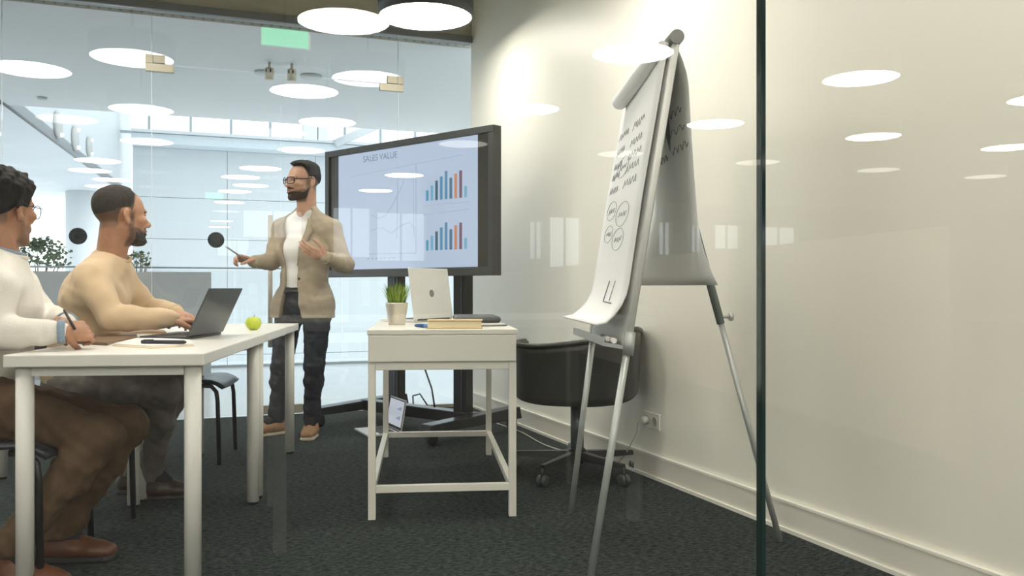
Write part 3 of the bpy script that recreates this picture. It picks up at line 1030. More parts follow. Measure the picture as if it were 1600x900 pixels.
line_part([(-.33, 1.47), (-.24, 1.44), (-.17, 1.46), (-.10, 1.53), (-.06, 1.58), (.0, 1.66), (.02, 1.72)])
line_part([(-.33, 1.36), (-.22, 1.38), (-.12, 1.33), (-.02, 1.38), (.07, 1.40), (.12, 1.35)])
line_part([(-.38, 1.20), (.13, 1.19)], 'chart_axis')
line_part([(-.06, 1.30), (-.05, 1.72), (.10, 1.73), (.11, 1.30)], 'chart_frame')
line_part([(.13, 1.19), (.13, 1.78)], 'chart_axis')
line_part([(-.55, 1.755), (.55, 1.80)], 'chart_rule', .0014)
line_part([(.20, 1.50), (.62, 1.50)], 'chart_rule', .0014)
line_part([(.20, 1.44), (.62, 1.455)], 'chart_rule', .0014)
for i in range(7):
    MB().box((-.36 + i * .045, ys - .0008, 1.165), (.02, .001, .009)).build('legend_mark', INKL, scr)
# stand
for x in (-.22, .43):
    MB().box((x, .115, .62), (.115, .07, 1.0)).build('column', BLACKM, tv, .006)
    MB().box((x + .02, .078, .62), (.008, .006, 1.0)).build('groove_strip', mat('groove_grey', (.12, .14, .16), .3, .6, var=.05), tv)
MB().box((.1, .09, 1.25), (.9, .06, .3)).build('mount_plate', BLACKM, tv)
MB().box((0, .115, .118), (1.10, .10, .075)).build('crossbar', BLACKM, tv, .006)
for x in (-.56, .56):
    f = MB().hexa([(x - .05, -.36, .085), (x + .05, -.36, .085), (x + .05, .50, .085), (x - .05, .50, .085), (x - .05, -.34, .135), (x + .05, -.34, .135), (x + .05, .48, .165), (x - .05, .48, .165)]).build('foot', BLACKM, tv, .006)
    for y in (-.30, .44):
        c = MB()
        c.box((x, y, .078), (.05, .05, .016)).box((x - .022, y + .01, .055), (.006, .05, .05)).box((x + .022, y + .01, .055), (.006, .05, .05))
        c.build('caster_fork', BLACKP, f)
        MB().lathe([(.022, -.015), (.0375, -.012), (.0375, .012), (.022, .015)], (x, y + .015, .0375), 24, True, Matrix.Rotation(math.pi / 2, 3, 'Y')).build('caster_wheel', BLACKP, f)
# cables from the screen to the crossbar
b = MB()
b.tube([(-.02, .10, 1.05), (-.02, .12, .8), (-.03, .14, .62), (.02, .14, .45), (.12, .13, .28), (.19, .09, .165)], .006, 8)
b.build('cable', BLACKP, tv)
MB().tube([(-.02, .09, .17), (.02, .05, .23), (.10, .04, .25), (.16, .05, .18)], .005, 8).build('cable', BLACKP, tv)

# laptop on the floor
hcn = on_floor(614, 674)
fdir = Vector((-.90, -.44, 0))
rzf = math.atan2(fdir.y, fdir.x) + math.pi / 2
GLOW = slide_mat('floor_laptop_screen', (.55, .58, .66), .85)
fl = laptop('open silver laptop standing on the carpet under the big screen', (hcn.x, hcn.y, 0), rzf, .32, .22, .21, math.radians(10), ALU, GLOW)
for ch in list(bpy.data.objects):
    if ch.name.startswith('screen') and ch.parent and ch.parent.parent == fl:
        R = Matrix.Rotation(-math.radians(10), 3, 'X')
        for i in range(7):
            for j, zz in enumerate((.135, .075)):
                MB().box(R @ Vector((.03 + i * .013, -.0066, zz + (.008 + .003 * i) / 2)) + Vector((0, .004, .014)), (.007, .0008, .008 + .003 * i), M=R).build('slide_bar', cm[i], fl)

# ------------------------------------------------------------------ office chair
OC = thing('office_chair', 'black swivel tub chair by the wall, behind the flip chart', 'chair', (.335, 4.50, 0), math.radians(-12))
SHELL = mat('chair_shell', (.035, .036, .034), .32, var=.08, vscale=12)


def tub(thick_in):
    P = []
    n = 44
    for i in range(9):
        f = i / 8
        row = []
        for j in range(n + 1):
            a = math.radians(-205 + 230 * j / n)         # wraps the side towards the camera; opening at the back-left
            # local: camera side is -y
            top = .675 + .085 * max(0, math.cos(a - math.radians(-25))) ** 2
            bot = .43 - .045 * max(0, -math.sin(a)) ** 1.0
            z = bot + (top - bot) * f
            r = 1 - .05 * (1 - f) ** 2
            ca = math.copysign(abs(math.cos(a)) ** .72, math.cos(a)); sa_ = math.copysign(abs(math.sin(a)) ** .72, math.sin(a))
            row.append((.325 * r * ca, .29 * r * sa_, z))
        P.append(row)
    return P


MB().grid(tub(0), True, .022).build('back_shell', SHELL, OC)
pts = tub(0)[-1]
MB().tube([Vector(p) for p in pts[::2]], .013, 8).build('rim', SHELL, OC)
MB().lathe([(.001, .385), (.20, .39), (.285, .43), (.29, .47), (.26, .50), (.001, .51)], (0, 0, 0), 40, True, Matrix.Diagonal((1.06, .95, 1))).build('seat', mat('chair_fabric', (.02, .021, .021), .8, var=.1, vscale=40, bump=.1), OC)
MB().tube([(0, 0, .06), (0, 0, .40)], .034, 20).build('gas_lift', mat('lift_grey', (.07, .09, .10), .35, .5, var=.05), OC)
MB().lathe([(.05, .075), (.055, .12), (.035, .14)], (0, 0, 0), 20).build('hub', BLACKP, OC)
for i in range(5):
    a = math.radians(-112 + 72 * i)
    d = Vector((math.cos(a), math.sin(a), 0)); s = Vector((-d.y, d.x, 0))
    e = d * .335
    arm = MB().hexa([d * .02 - s * .03 + Vector((0, 0, .08)), d * .02 + s * .03 + Vector((0, 0, .08)), e + s * .016 + Vector((0, 0, .085)), e - s * .016 + Vector((0, 0, .085)),
                     d * .02 - s * .022 + Vector((0, 0, .125)), d * .02 + s * .022 + Vector((0, 0, .125)), e + s * .012 + Vector((0, 0, .106)), e - s * .012 + Vector((0, 0, .106))]).build('base_arm', BLACKP, OC, .003)
    M = Matrix((s, Vector((0, 0, 1)), d)).transposed()
    MB().tube([e + Vector((0, 0, .09)), e + Vector((0, 0, .03))], .008, 8).build('caster_stem', BLACKM, arm)
    for sg_ in (-1, 1):
        MB().lathe([(.016, -.009), (.028, -.007), (.028, .007), (.016, .009)], e + s * (sg_ * .014) + Vector((0, 0, .028)), 20, True, Matrix((Vector((0, 0, 1)), d, s)).transposed()).build('caster_wheel', mat('caster_grey', (.06, .065, .065), .4, var=.1), arm)

# ------------------------------------------------------------------ flip chart easel
easel = thing('flip_chart', 'flip chart easel on grey metal legs with scribbled white sheets', 'flip chart', (.30, 3.30, 0))
EO = easel.location
EG = mat('easel_grey', (.50, .53, .52), .38, .45, var=.03, vscale=20)
BOARD = mat('board_white', (.80, .80, .77), .4, var=.01)
EDGEG = mat('board_edge_grey', (.40, .40, .40), .4, .3, var=.03)


def E(x, y, z):
    return Vector((x, y, z)) - EO


TN, TF = Vector((.552, 3.00, 1.80)), Vector((.505, 3.68, 1.80))         # top corners (near, far)
BN, BF = Vector((.378, 2.945, .765)), Vector((.33, 3.68, .765))         # bottom corners
FN = on_floor(922, 905); FF = on_floor(892, 801); FB = on_floor(1219, 846)
bx = (TN - BN).cross(TF - TN).normalized()
if bx.x > 0:
    bx = -bx                                                            # points left, to the written side
th = .022
b = MB()
b.hexa([p - EO for p in (BN, BF, BF - bx * th, BN - bx * th, TN, TF, TF - bx * th, TN - bx * th)])
brd = b.build('board', BOARD, easel, .002)
mb = MB().tube([BN - bx * .011 - EO + Vector((0, -.004, 0)), TN - bx * .011 - EO + Vector((0, -.004, 0))], .0135, 4)
mb.build('edge_profile', BOARD, brd)
# clamp roll at the top
b = MB(); b.tube([TN - bx * .012 + Vector((0, -.02, .02)) - EO, TF - bx * .012 + Vector((0, .02, .02)) - EO], .025, 18)
b.build('clamp_bar', mat('clamp_grey', (.22, .22, .21), .4, .4, var=.05), easel)
# legs
for (f, t_, nm) in ((FN, BN, 'leg'), (FF, BF, 'leg')):
    f = f + Vector((0, 0, 0))
    up = (t_ - bx * .012)
    l = MB().tube([f - EO + Vector((0, 0, .0)), up + (up - f).normalized() * .06 - EO], .0125, 16).build(nm, EG, easel)
    MB().tube([up - EO - Vector((0, 0, .03)), up - EO + (up - f).normalized() * .05], .019, 14).build('leg_socket', EG, l)
apex = Vector((.56, 3.34, 1.70))
mid = FB + (apex - FB) * .50
l = MB().tube([FB - EO, mid - EO], .0115, 16).build('leg', EG, easel)
MB().tube([FB + (apex - FB) * .485 - EO, apex - EO], .0155, 16).build('leg_sleeve', mat('easel_sleeve', (.22, .27, .27), .4, .3, var=.04), l)
kp = FB + (apex - FB) * .50
MB().tube([kp - EO, kp - EO + Vector((.045, 0, 0))], .006, 10).lathe([(.014, -.008), (.016, 0), (.014, .008)], kp - EO + Vector((.045, 0, 0)), 14, True, Matrix.Rotation(math.pi / 2, 3, 'Y')).build('knob', EG, l)
# pen tray
b = MB()
tray0, tray1 = BN + bx * .035 - Vector((0, 0, .02)), BF + bx * .035 - Vector((0, 0, .02))
Mx = Matrix.Identity(3)
b.hexa([p - EO for p in (BN + bx * .07 + Vector((0, .0, -.012)), BF + bx * .07 + Vector((0, 0, -.012)), BF + Vector((0, 0, -.012)), BN + Vector((0, 0, -.012)),
                         BN + bx * .07, BF + bx * .07, BF, BN)])
b.hexa([p - EO for p in (BN + bx * .074 + Vector((0, 0, -.012)), BF + bx * .074 + Vector((0, 0, -.012)), BF + bx * .068 + Vector((0, 0, -.012)), BN + bx * .068 + Vector((0, 0, -.012)),
                         BN + bx * .074 + Vector((0, 0, .018)), BF + bx * .074 + Vector((0, 0, .018)), BF + bx * .068 + Vector((0, 0, .018)), BN + bx * .068 + Vector((0, 0, .018)))])
b.build('pen_tray', EG, easel)
# markers on the tray
for i, (f, c, lb) in enumerate(((.10, (.45, .06, .05), 'red whiteboard marker on the flip chart tray'), (.17, (.05, .12, .30), 'blue whiteboard marker on the flip chart tray'), (.30, (.18, .33, .28), 'green whiteboard marker on the flip chart tray'))):
    p = BN + (BF - BN) * f + bx * (.03 + .012 * (i % 2)) + Vector((0, 0, .011 + .0 * i))
    d = (BF - BN).normalized() * .05
    t = thing('whiteboard_marker', lb, 'marker', p)
    MB().tube([-d, d * .4], .0095, 12).build('barrel', PAPER, t)
    MB().tube([d * .4, d], .0102, 12).build('cap', mat('marker_cap_%d' % i, c, .35, var=.05), t)

# paper pad on the written face; the lower edge curls out over the tray
SHEET = mat('sheet_white', (.87, .88, .87), .75, var=.01, vscale=4)
NI, NJ = 26, 9
front = []
for i in range(NI):
    f = i / (NI - 1)                                                    # 0 top .. 1 bottom
    row = []
    for j in range(NJ):
        s = j / (NJ - 1)
        top = TN + (TF - TN) * (s * 1.0)
        bot = BN + (BF - BN) * (s * 1.0)
        p = top + (bot - top) * min(f * 1.0, .985)
        curl = max(0, (f - .80) / .20)
        out = .008 + .012 * (1 - abs(f - .5)) + .105 * curl ** 2.0 * (.8 + .2 * s)
        p = p + bx * out + Vector((0, 0, .035 * curl ** 2))
        row.append(p - EO)
    front.append(row)
mb = MB(); mb.grid(front, True, -.007)
pad = mb.build('paper_pad', SHEET, easel)
# rolled sheet hanging at the top of the pad
r0 = TN + bx * .035 + Vector((0, -.0, -.015)) - EO
r1 = at(968, 160, 3.62) - EO
b = MB(); b.tube([r0, r0 + (r1 - r0) * .5, r1], [.018, .030, .032], 16)
b.build('rolled_sheet', SHEET, easel)
# sheet thrown over the back, bottom edge curling
back = []
sheet_pts = [(1052, 66), (1062, 80), (1068, 130), (1072, 200), (1078, 280), (1086, 340), (1094, 380), (1104, 415), (1112, 437)]
for k in range(24):
    f = k / 23
    row = []
    for j in range(9):
        s = j / 8
        near = Vector((.565 + .045 * math.sin(min(1, f * 5) * math.pi / 2) + .055 * f ** 1.5 + .05 * max(0, (f - .72) / .28) ** 2, 3.04, 1.82 - f * .85))
        far = near + Vector((-.045, .64, 0)) + Vector((-.17 * max(0, (f - .6) / .4) ** 1.5, 0, .0))
        p = near + (far - near) * s
        row.append(p - EO)
    back.append(row)
mb = MB(); mb.grid(back, True, .0012)
mb.build('flipped_sheet', SHEET, easel)

# handwriting on the pad: scrawled ink strokes lying on the sheet
INK = mat('marker_ink', (.16, .17, .20), .6, var=.1)


def pad_pt(f, s):
    i = min(int(f * (NI - 1)), NI - 2); j = min(int(s * (NJ - 1)), NJ - 2)
    a = f * (NI - 1) - i; c = s * (NJ - 1) - j
    p = (front[i][j] * (1 - a) * (1 - c) + front[i + 1][j] * a * (1 - c) + front[i][j + 1] * (1 - a) * c + front[i + 1][j + 1] * a * c)
    return p + bx * .0092


rg = random.Random(11)


def scrawl(f0, s0, length, n, amp, name='ink_stroke'):
    pts = []
    for i in range(n):
        q = i / (n - 1)
        pts.append(pad_pt(f0 + amp * math.sin(i * 2.1 + rg.random()) * .5 + .004 * rg.random(), min(.985, max(.02, s0 - length * q))))
    MB().tube(pts, .0009, 4).build(name, INK, pad)


for f0 in (.22, .275, .33, .385, .44):
    for s0, ln in ((.92, .32), (.52, .36)):
        scrawl(f0 + rg.uniform(-.01, .01), s0, ln * rg.uniform(.7, 1), 16, .03)
for (fc, sc_, rr) in ((.36, .62, .05), (.52, .74, .045), (.55, .40, .055), (.61, .72, .04), (.64, .42, .05)):
    pts = [pad_pt(fc + rr * math.sin(a) * .8, sc_ + rr * 3.1 * math.cos(a)) for a in [k * 2 * math.pi / 22 for k in range(23)]]
    MB().tube(pts, .0009, 4).build('ink_loop', INK, pad)
    scrawl(fc, sc_ + rr * 2, rr * 4, 12, .02)
MB().tube([pad_pt(.79, .46), pad_pt(.87, .46)], .002, 4).tube([pad_pt(.87, .46), pad_pt(.875, .22)], .002, 4).tube([pad_pt(.79, .30), pad_pt(.868, .30)], .0014, 4).build('ink_graph', INK, pad)
# writing seen on the flipped sheet's inner side
BK = bpy.data.objects['flipped_sheet']


def back_pt(f, s):
    i = min(int(f * 23), 22); j = min(int(s * 8), 7); a = f * 23 - i; c = s * 8 - j
    return back[i][j] * (1 - a) * (1 - c) + back[i + 1][j] * a * (1 - c) + back[i][j + 1] * (1 - a) * c + back[i + 1][j + 1] * a * c + Vector((-.004, -.003, 0))


for (f0, s0, ln) in ((.25, .5, .35), (.33, .6, .5), (.42, .75, .25), (.41, .4, .35)):
    pts = [back_pt(f0 + .018 * math.sin(i * 2.0), s0 - ln * i / 11) for i in range(12)]
    MB().tube(pts, .0012, 4).build('ink_stroke', INK, BK)

# ------------------------------------------------------------------ wall socket with plug and cable
k = (1020 - 800) / FPX
dpt = V_WALL / (CS * k + SN)
so = at(1020, 657, dpt)
sock = thing('wall_socket', 'white double wall socket with a plug and cable on the right wall', 'socket', so, ROOM_RZ)
FX = -.012
MB().box((-.005, 0, 0), (.010, .155, .082)).build('plate', mat('socket_white', (.80, .79, .73), .35, var=.01), sock, .003)
MY = Matrix.Rotation(-math.pi / 2, 3, 'Y')
for y in (-.036, .036):
    MB().lathe([(.024, 0), (.024, .003), (.020, .003), (.019, -.006), (.001, -.006)], (-.010, y, 0), 24, True, MY).build('outlet', mat('socket_recess', (.55, .54, .50), .4, var=.02), sock)
MB().lathe([(.018, 0), (.019, .02), (.010, .034)], (-.012, .036, 0), 18, True, MY).build('plug', MATS['socket_white'], sock)
cab = MB()
loc0 = Vector((-.046, .036, 0))
Rz = Matrix.Rotation(-ROOM_RZ, 3, 'Z')


def sk(x, y, z_or=None, depth=None):
    p = on_floor(x, y) if depth is None else at(x, y, depth)
    return Rz @ (p - so)


fl_ = [sk(960, 690) * 1, sk(900, 694), sk(850, 690), sk(822, 682)]
g1 = Vector((-.05, .10, -.10)); g2 = Vector((-.06, .30, so.z * -1 + .012))
pts = [loc0, loc0 + Vector((-.012, .01, -.02)), g1, g2]
base = [Vector((-.10, .6, -so.z + .006)), Vector((-.16, 1.0, -so.z + .006)), Vector((-.12, 1.5, -so.z + .006)), Vector((-.14, 1.9, -so.z + .006))]
allp = pts + base
# smooth by Catmull-Rom
sm = []
for i in range(len(allp) - 1):
    p0 = allp[max(i - 1, 0)]; p1 = allp[i]; p2 = allp[i + 1]; p3 = allp[min(i + 2, len(allp) - 1)]
    for q in range(6):
        t_ = q / 6
        sm.append(.5 * ((2 * p1) + (p2 - p0) * t_ + (2 * p0 - 5 * p1 + 4 * p2 - p3) * t_ ** 2 + (3 * p1 - p0 - 3 * p2 + p3) * t_ ** 3))
sm.append(allp[-1])
MB().tube(sm, .0038, 8).build('cable', mat('cable_pale', (.55, .52, .45), .5, var=.03), sock)

# ------------------------------------------------------------------ people: signed-distance sculpting on a grid, meshed with surface nets
def npv(p):
    return np.array([p[0], p[1], p[2]], dtype=np.float64)


def unit(a):
    a = np.asarray(a, float)
    return a / np.linalg.norm(a)


class Field:
    def __init__(self, lo, hi, h):
        self.lo = np.asarray(lo, float); self.h = h
        self.n = np.ceil((np.asarray(hi, float) - self.lo) / h).astype(int) + 1
        self.F = np.full(tuple(self.n), .08, np.float32)
        self.ax = [(self.lo[i] + h * np.arange(self.n[i])).astype(np.float32) for i in range(3)]

    def block(self, lo, hi, pad):
        s = []
        for i in range(3):
            a = max(0, int(math.floor((lo[i] - pad - self.lo[i]) / self.h)))
            b = min(self.n[i], int(math.ceil((hi[i] + pad - self.lo[i]) / self.h)) + 1)
            if b <= a:
                return None
            s.append(slice(a, b))
        return tuple(s)

    def apply(self, prim, k=.01, sub=False):
        lo, hi, fn = prim
        s = self.block(lo, hi, .012 + 1.2 * k)
        if s is None:
            return self
        X = self.ax[0][s[0]][:, None, None]; Y = self.ax[1][s[1]][None, :, None]; Z = self.ax[2][s[2]][None, None, :]
        d = fn(X, Y, Z).astype(np.float32)
        a = self.F[s]
        if sub:
            b = -d
            h = np.clip(.5 - .5 * (b - a) / k, 0, 1)
            self.F[s] = a * h + b * (1 - h) + k * h * (1 - h)
        else:
            h = np.clip(.5 + .5 * (d - a) / k, 0, 1)
            self.F[s] = d * (1 - h) + a * h - k * h * (1 - h)
        return self

    def warp(self, fn):
        X = self.ax[0][:, None, None]; Y = self.ax[1][None, :, None]; Z = self.ax[2][None, None, :]
        m = np.abs(self.F) < .03
        idx = np.nonzero(m)
        self.F[idx] += fn(self.ax[0][idx[0]], self.ax[1][idx[1]], self.ax[2][idx[2]]).astype(np.float32)
        return self

    def cut(self, fn):
        """keep where fn <= 0"""
        X = self.ax[0][:, None, None]; Y = self.ax[1][None, :, None]; Z = self.ax[2][None, None, :]
        self.F = np.maximum(self.F, fn(X, Y, Z).astype(np.float32))
        return self

    def mesh(self):
        F = np.pad(self.F, 1, constant_values=.05)
        lo = self.lo - self.h
        ins = F < 0
        nx, ny, nz = F.shape
        cnt = np.zeros((nx - 1, ny - 1, nz - 1), np.uint8)
        for i in (0, 1):
            for j in (0, 1):
                for k in (0, 1):
                    cnt += ins[i:nx - 1 + i, j:ny - 1 + j, k:nz - 1 + k]
        act = (cnt > 0) & (cnt < 8)
        ci, cj, ck = np.nonzero(act)
        n = len(ci)
        vid = np.full(act.shape, -1, np.int32)
        vid[ci, cj, ck] = np.arange(n)
        corner = {}
        for i in (0, 1):
            for j in (0, 1):
                for k in (0, 1):
                    corner[(i, j, k)] = F[ci + i, cj + j, ck + k]
        acc = np.zeros((n, 3)); num = np.zeros(n)
        for a in corner:
            for ax in range(3):
                if a[ax] == 0:
                    b = list(a); b[ax] = 1; b = tuple(b)
                    fa, fb = corner[a], corner[b]
                    m = (fa < 0) != (fb < 0)
                    t = fa[m] / (fa[m] - fb[m])
                    p = np.tile(np.array(a, float), (m.sum(), 1)); p[:, ax] += t
                    acc[m] += p; num[m] += 1
        V = acc / num[:, None] + np.stack([ci, cj, ck], 1)
        V = V * self.h + lo
        quads = []
        for ax in range(3):
            o1, o2 = [(1, 2), (2, 0), (0, 1)][ax]
            sa = [slice(None)] * 3; sb = [slice(None)] * 3
            sa[ax] = slice(0, -1); sb[ax] = slice(1, None)
            A = ins[tuple(sa)]; B = ins[tuple(sb)]
            e = np.stack(np.nonzero(A != B), 1)
            ok = (e[:, o1] > 0) & (e[:, o2] > 0) & (e[:, o1] < F.shape[o1] - 1) & (e[:, o2] < F.shape[o2] - 1)
            e = e[ok]
            inside_first = A[e[:, 0], e[:, 1], e[:, 2]]
            c = []
            for d1, d2 in ((-1, -1), (0, -1), (0, 0), (-1, 0)):
                q = e.copy(); q[:, o1] += d1; q[:, o2] += d2
                c.append(vid[q[:, 0], q[:, 1], q[:, 2]])
            Q = np.stack(c, 1)
            Q[~inside_first] = Q[~inside_first][:, ::-1]
            quads.append(Q)
        return V, np.concatenate(quads)


def cap(a, b, ra, rb=None):
    a = npv(a); b = npv(b); rb = ra if rb is None else rb
    ab = b - a; L2 = max(float(ab @ ab), 1e-9); R = max(ra, rb)

    def fn(X, Y, Z):
        t = np.clip(((X - a[0]) * ab[0] + (Y - a[1]) * ab[1] + (Z - a[2]) * ab[2]) / L2, 0, 1)
        return np.sqrt((X - a[0] - t * ab[0]) ** 2 + (Y - a[1] - t * ab[1]) ** 2 + (Z - a[2] - t * ab[2]) ** 2) - (ra + (rb - ra) * t)
    return np.minimum(a, b) - R, np.maximum(a, b) + R, fn


def fcap(a, b, ra, rb, side, w):
    """capsule whose section is w times wider along side"""
    a = npv(a); b = npv(b); s = unit(side)
    ab = b - a; s = unit(s - ab * (s @ ab) / max(ab @ ab, 1e-9)); L2 = max(float(ab @ ab), 1e-9); R = max(ra, rb) * max(w, 1)

    def fn(X, Y, Z):
        px, py, pz = X - a[0], Y - a[1], Z - a[2]
        t = np.clip((px * ab[0] + py * ab[1] + pz * ab[2]) / L2, 0, 1)
        qx, qy, qz = px - t * ab[0], py - t * ab[1], pz - t * ab[2]
        qs = qx * s[0] + qy * s[1] + qz * s[2]
        return np.sqrt(np.maximum(qx * qx + qy * qy + qz * qz - qs * qs + (qs / w) ** 2, 1e-12)) - (ra + (rb - ra) * t)
    return np.minimum(a, b) - R, np.maximum(a, b) + R, fn


def ell(c, r, R=None):
    c = npv(c); r = np.asarray(r, float); R = np.eye(3) if R is None else R
    m = float(max(r))

    def fn(X, Y, Z):
        px, py, pz = X - c[0], Y - c[1], Z - c[2]
        q = [px * R[0, i] + py * R[1, i] + pz * R[2, i] for i in range(3)]
        k0 = np.sqrt((q[0] / r[0]) ** 2 + (q[1] / r[1]) ** 2 + (q[2] / r[2]) ** 2) + 1e-9
        k1 = np.sqrt((q[0] / r[0] ** 2) ** 2 + (q[1] / r[1] ** 2) ** 2 + (q[2] / r[2] ** 2) ** 2) + 1e-9
        return k0 * (k0 - 1) / k1
    return c - m, c + m, fn


def wrinkle(seed, amp, freq, axis=None):
    rg = np.random.RandomState(seed)
    ks = [unit(rg.normal(size=3)) * freq * rg.uniform(.5, 1.6) for _ in range(6)]
    if axis is not None:
        ax = unit(axis)
        ks = [k - ax * (k @ ax) * .6 for k in ks]
    ph = rg.uniform(0, 6.28, 6); js = [unit(rg.normal(size=3)) * freq * .35 for _ in range(6)]

    def fn(x, y, z):
        out = 0
        for k, p, j in zip(ks, ph, js):
            out = out + np.sin(k[0] * x + k[1] * y + k[2] * z + p + 1.8 * np.sin(j[0] * x + j[1] * y + j[2] * z + p * 2))
        return amp * out / 3.0
    return fn


def sdf_object(name, field, m, parent, attrs=None, smooth_iter=1, origin=None):
    V, Q = field.mesh()
    for _ in range(smooth_iter):                              # light Laplacian smoothing
        S = np.zeros_like(V); c = np.zeros(len(V))
        for i in range(4):
            a, b = Q[:, i], Q[:, (i + 1) % 4]
            for k in range(3):
                S[:, k] += np.bincount(a, V[b, k], len(V))
            c += np.bincount(a, minlength=len(V))
        V = .5 * V + .5 * S / np.maximum(c, 1)[:, None]
    W = V.copy()
    if parent is not None:
        V = V - npv(parent.location if origin is None else origin)
    me = bpy.data.meshes.new(name)
    me.vertices.add(len(V)); me.vertices.foreach_set('co', V.astype(np.float32).ravel())
    me.loops.add(Q.size); me.loops.foreach_set('vertex_index', Q.astype(np.int32).ravel())
    me.polygons.add(len(Q))
    me.polygons.foreach_set('loop_start', np.arange(0, Q.size, 4, dtype=np.int32))
    me.polygons.foreach_set('use_smooth', np.ones(len(Q), bool))
    me.update(calc_edges=True)
    me.validate()
    if attrs:
        for k, f in attrs.items():
            at_ = me.attributes.new(k, 'FLOAT', 'POINT')
            at_.data.foreach_set('value', f(W).astype(np.float32))
    o = bpy.data.objects.new(name, me)
    COL.objects.link(o)
    me.materials.append(m)
    o.parent = parent
    return o


class Head:
    """local axes: x = person's right, y = forward, z = up; origin in the middle of the skull"""

    def __init__(self, c, fwd, up=(0, 0, 1), s=1.0):
        f = unit(fwd); u = np.asarray(up, float); u = unit(u - f * (u @ f))
        r = np.cross(f, u)
        self.R = np.stack([r, f, u], 1); self.c = npv(c); self.s = s

    def w(self, p):
        return self.c + self.R @ (np.asarray(p, float) * self.s)

    def loc(self, X, Y, Z):
        px, py, pz = X - self.c[0], Y - self.c[1], Z - self.c[2]
        return [(px * self.R[0, i] + py * self.R[1, i] + pz * self.R[2, i]) / self.s for i in range(3)]

    def prims(self, nose=1.0, jaw=1.0):
        s = self.s
        E_ = lambda c, r, M=None: ell(self.w(c), np.asarray(r) * s, self.R if M is None else self.R @ M)
        C_ = lambda a, b, ra, rb=None: cap(self.w(a), self.w(b), ra * s, None if rb is None else rb * s)
        P = [(E_((0, -.014, .034), (.075, .096, .083)), .01, False),
             (E_((0, .028, .020), (.068, .066, .075)), .02, False),
             (E_((0, .030, -.040), (.058, .062, .074)), .025, False),
             (E_((0, .052, -.082), (.042 * jaw, .040, .032)), .02, False),
             (E_((0, .082, -.102), (.021, .017, .017)), .014, False)]
        for sx in (-1, 1):
            P += [(C_((sx * .058, .008, -.048), (sx * .046 * jaw, .022, -.082), .014), .022, False),
                  (C_((sx * .046 * jaw, .022, -.082), (sx * .016, .074, -.106), .014, .013), .02, False),
                  (E_((sx * .043, .066, -.022), (.024, .024, .018)), .02, False)]
        P += [(C_((-.036, .086, .018), (0, .094, .014), .0095), .012, False), (C_((.036, .086, .018), (0, .094, .014), .0095), .012, False)]
        P.append((E_((0, .080, -.030), (.036, .024, .030)), .015, False))
        for sx in (-1, 1):
            P.append((E_((sx * .032, .104, -.004), (.020, .018, .012)), .012, True))
        P += [(C_((0, .094, .006), (0, .113 + .004 * nose, -.030), .0075, .0105), .010, False),
              (E_((0, .113 + .005 * nose, -.034), (.0125, .0125, .0105)), .008, False)]
        for sx in (-1, 1):
            P.append((E_((sx * .0125, .104, -.0375), (.0085, .0115, .0085)), .006, False))
            P.append((E_((sx * .0065, .112, -.0445), (.0035, .006, .004)), .003, True))
        P += [(E_((0, .090, -.064), (.030, .014, .018)), .012, False),
              (E_((0, .1005, -.0615), (.023, .0085, .0052)), .005, False),
              (E_((0, .0985, -.0735), (.020, .009, .0062)), .005, False),
              (E_((0, .1085, -.0670), (.024, .009, .0018)), .003, True),
              (E_((0, .100, -.085), (.016, .006, .006)), .008, True)]
        for sx in (-1, 1):
            a = sx * .35
            M = np.array([[math.cos(a), -math.sin(a), 0], [math.sin(a), math.cos(a), 0], [0, 0, 1]])
            b = .22
            M = M @ np.array([[1, 0, 0], [0, math.cos(b), -math.sin(b)], [0, math.sin(b), math.cos(b)]])
            P += [(E_((sx * .0775, -.012, -.008), (.0075, .0185, .031), M), .005, False),
                  (E_((sx * .0745, -.006, -.032), (.008, .010, .011)), .008, False),
                  (E_((sx * .0850, -.008, -.005), (.0055, .0095, .018), M), .005, True)]
        return P

    def field(self, h=.0026, ext=((-.115, -.135, -.15), (.115, .155, .155))):
        cs = [self.w((x, y, z)) for x in (ext[0][0], ext[1][0]) for y in (ext[0][1], ext[1][1]) for z in (ext[0][2], ext[1][2])]
        return Field(np.min(cs, 0), np.max(cs, 0), h)


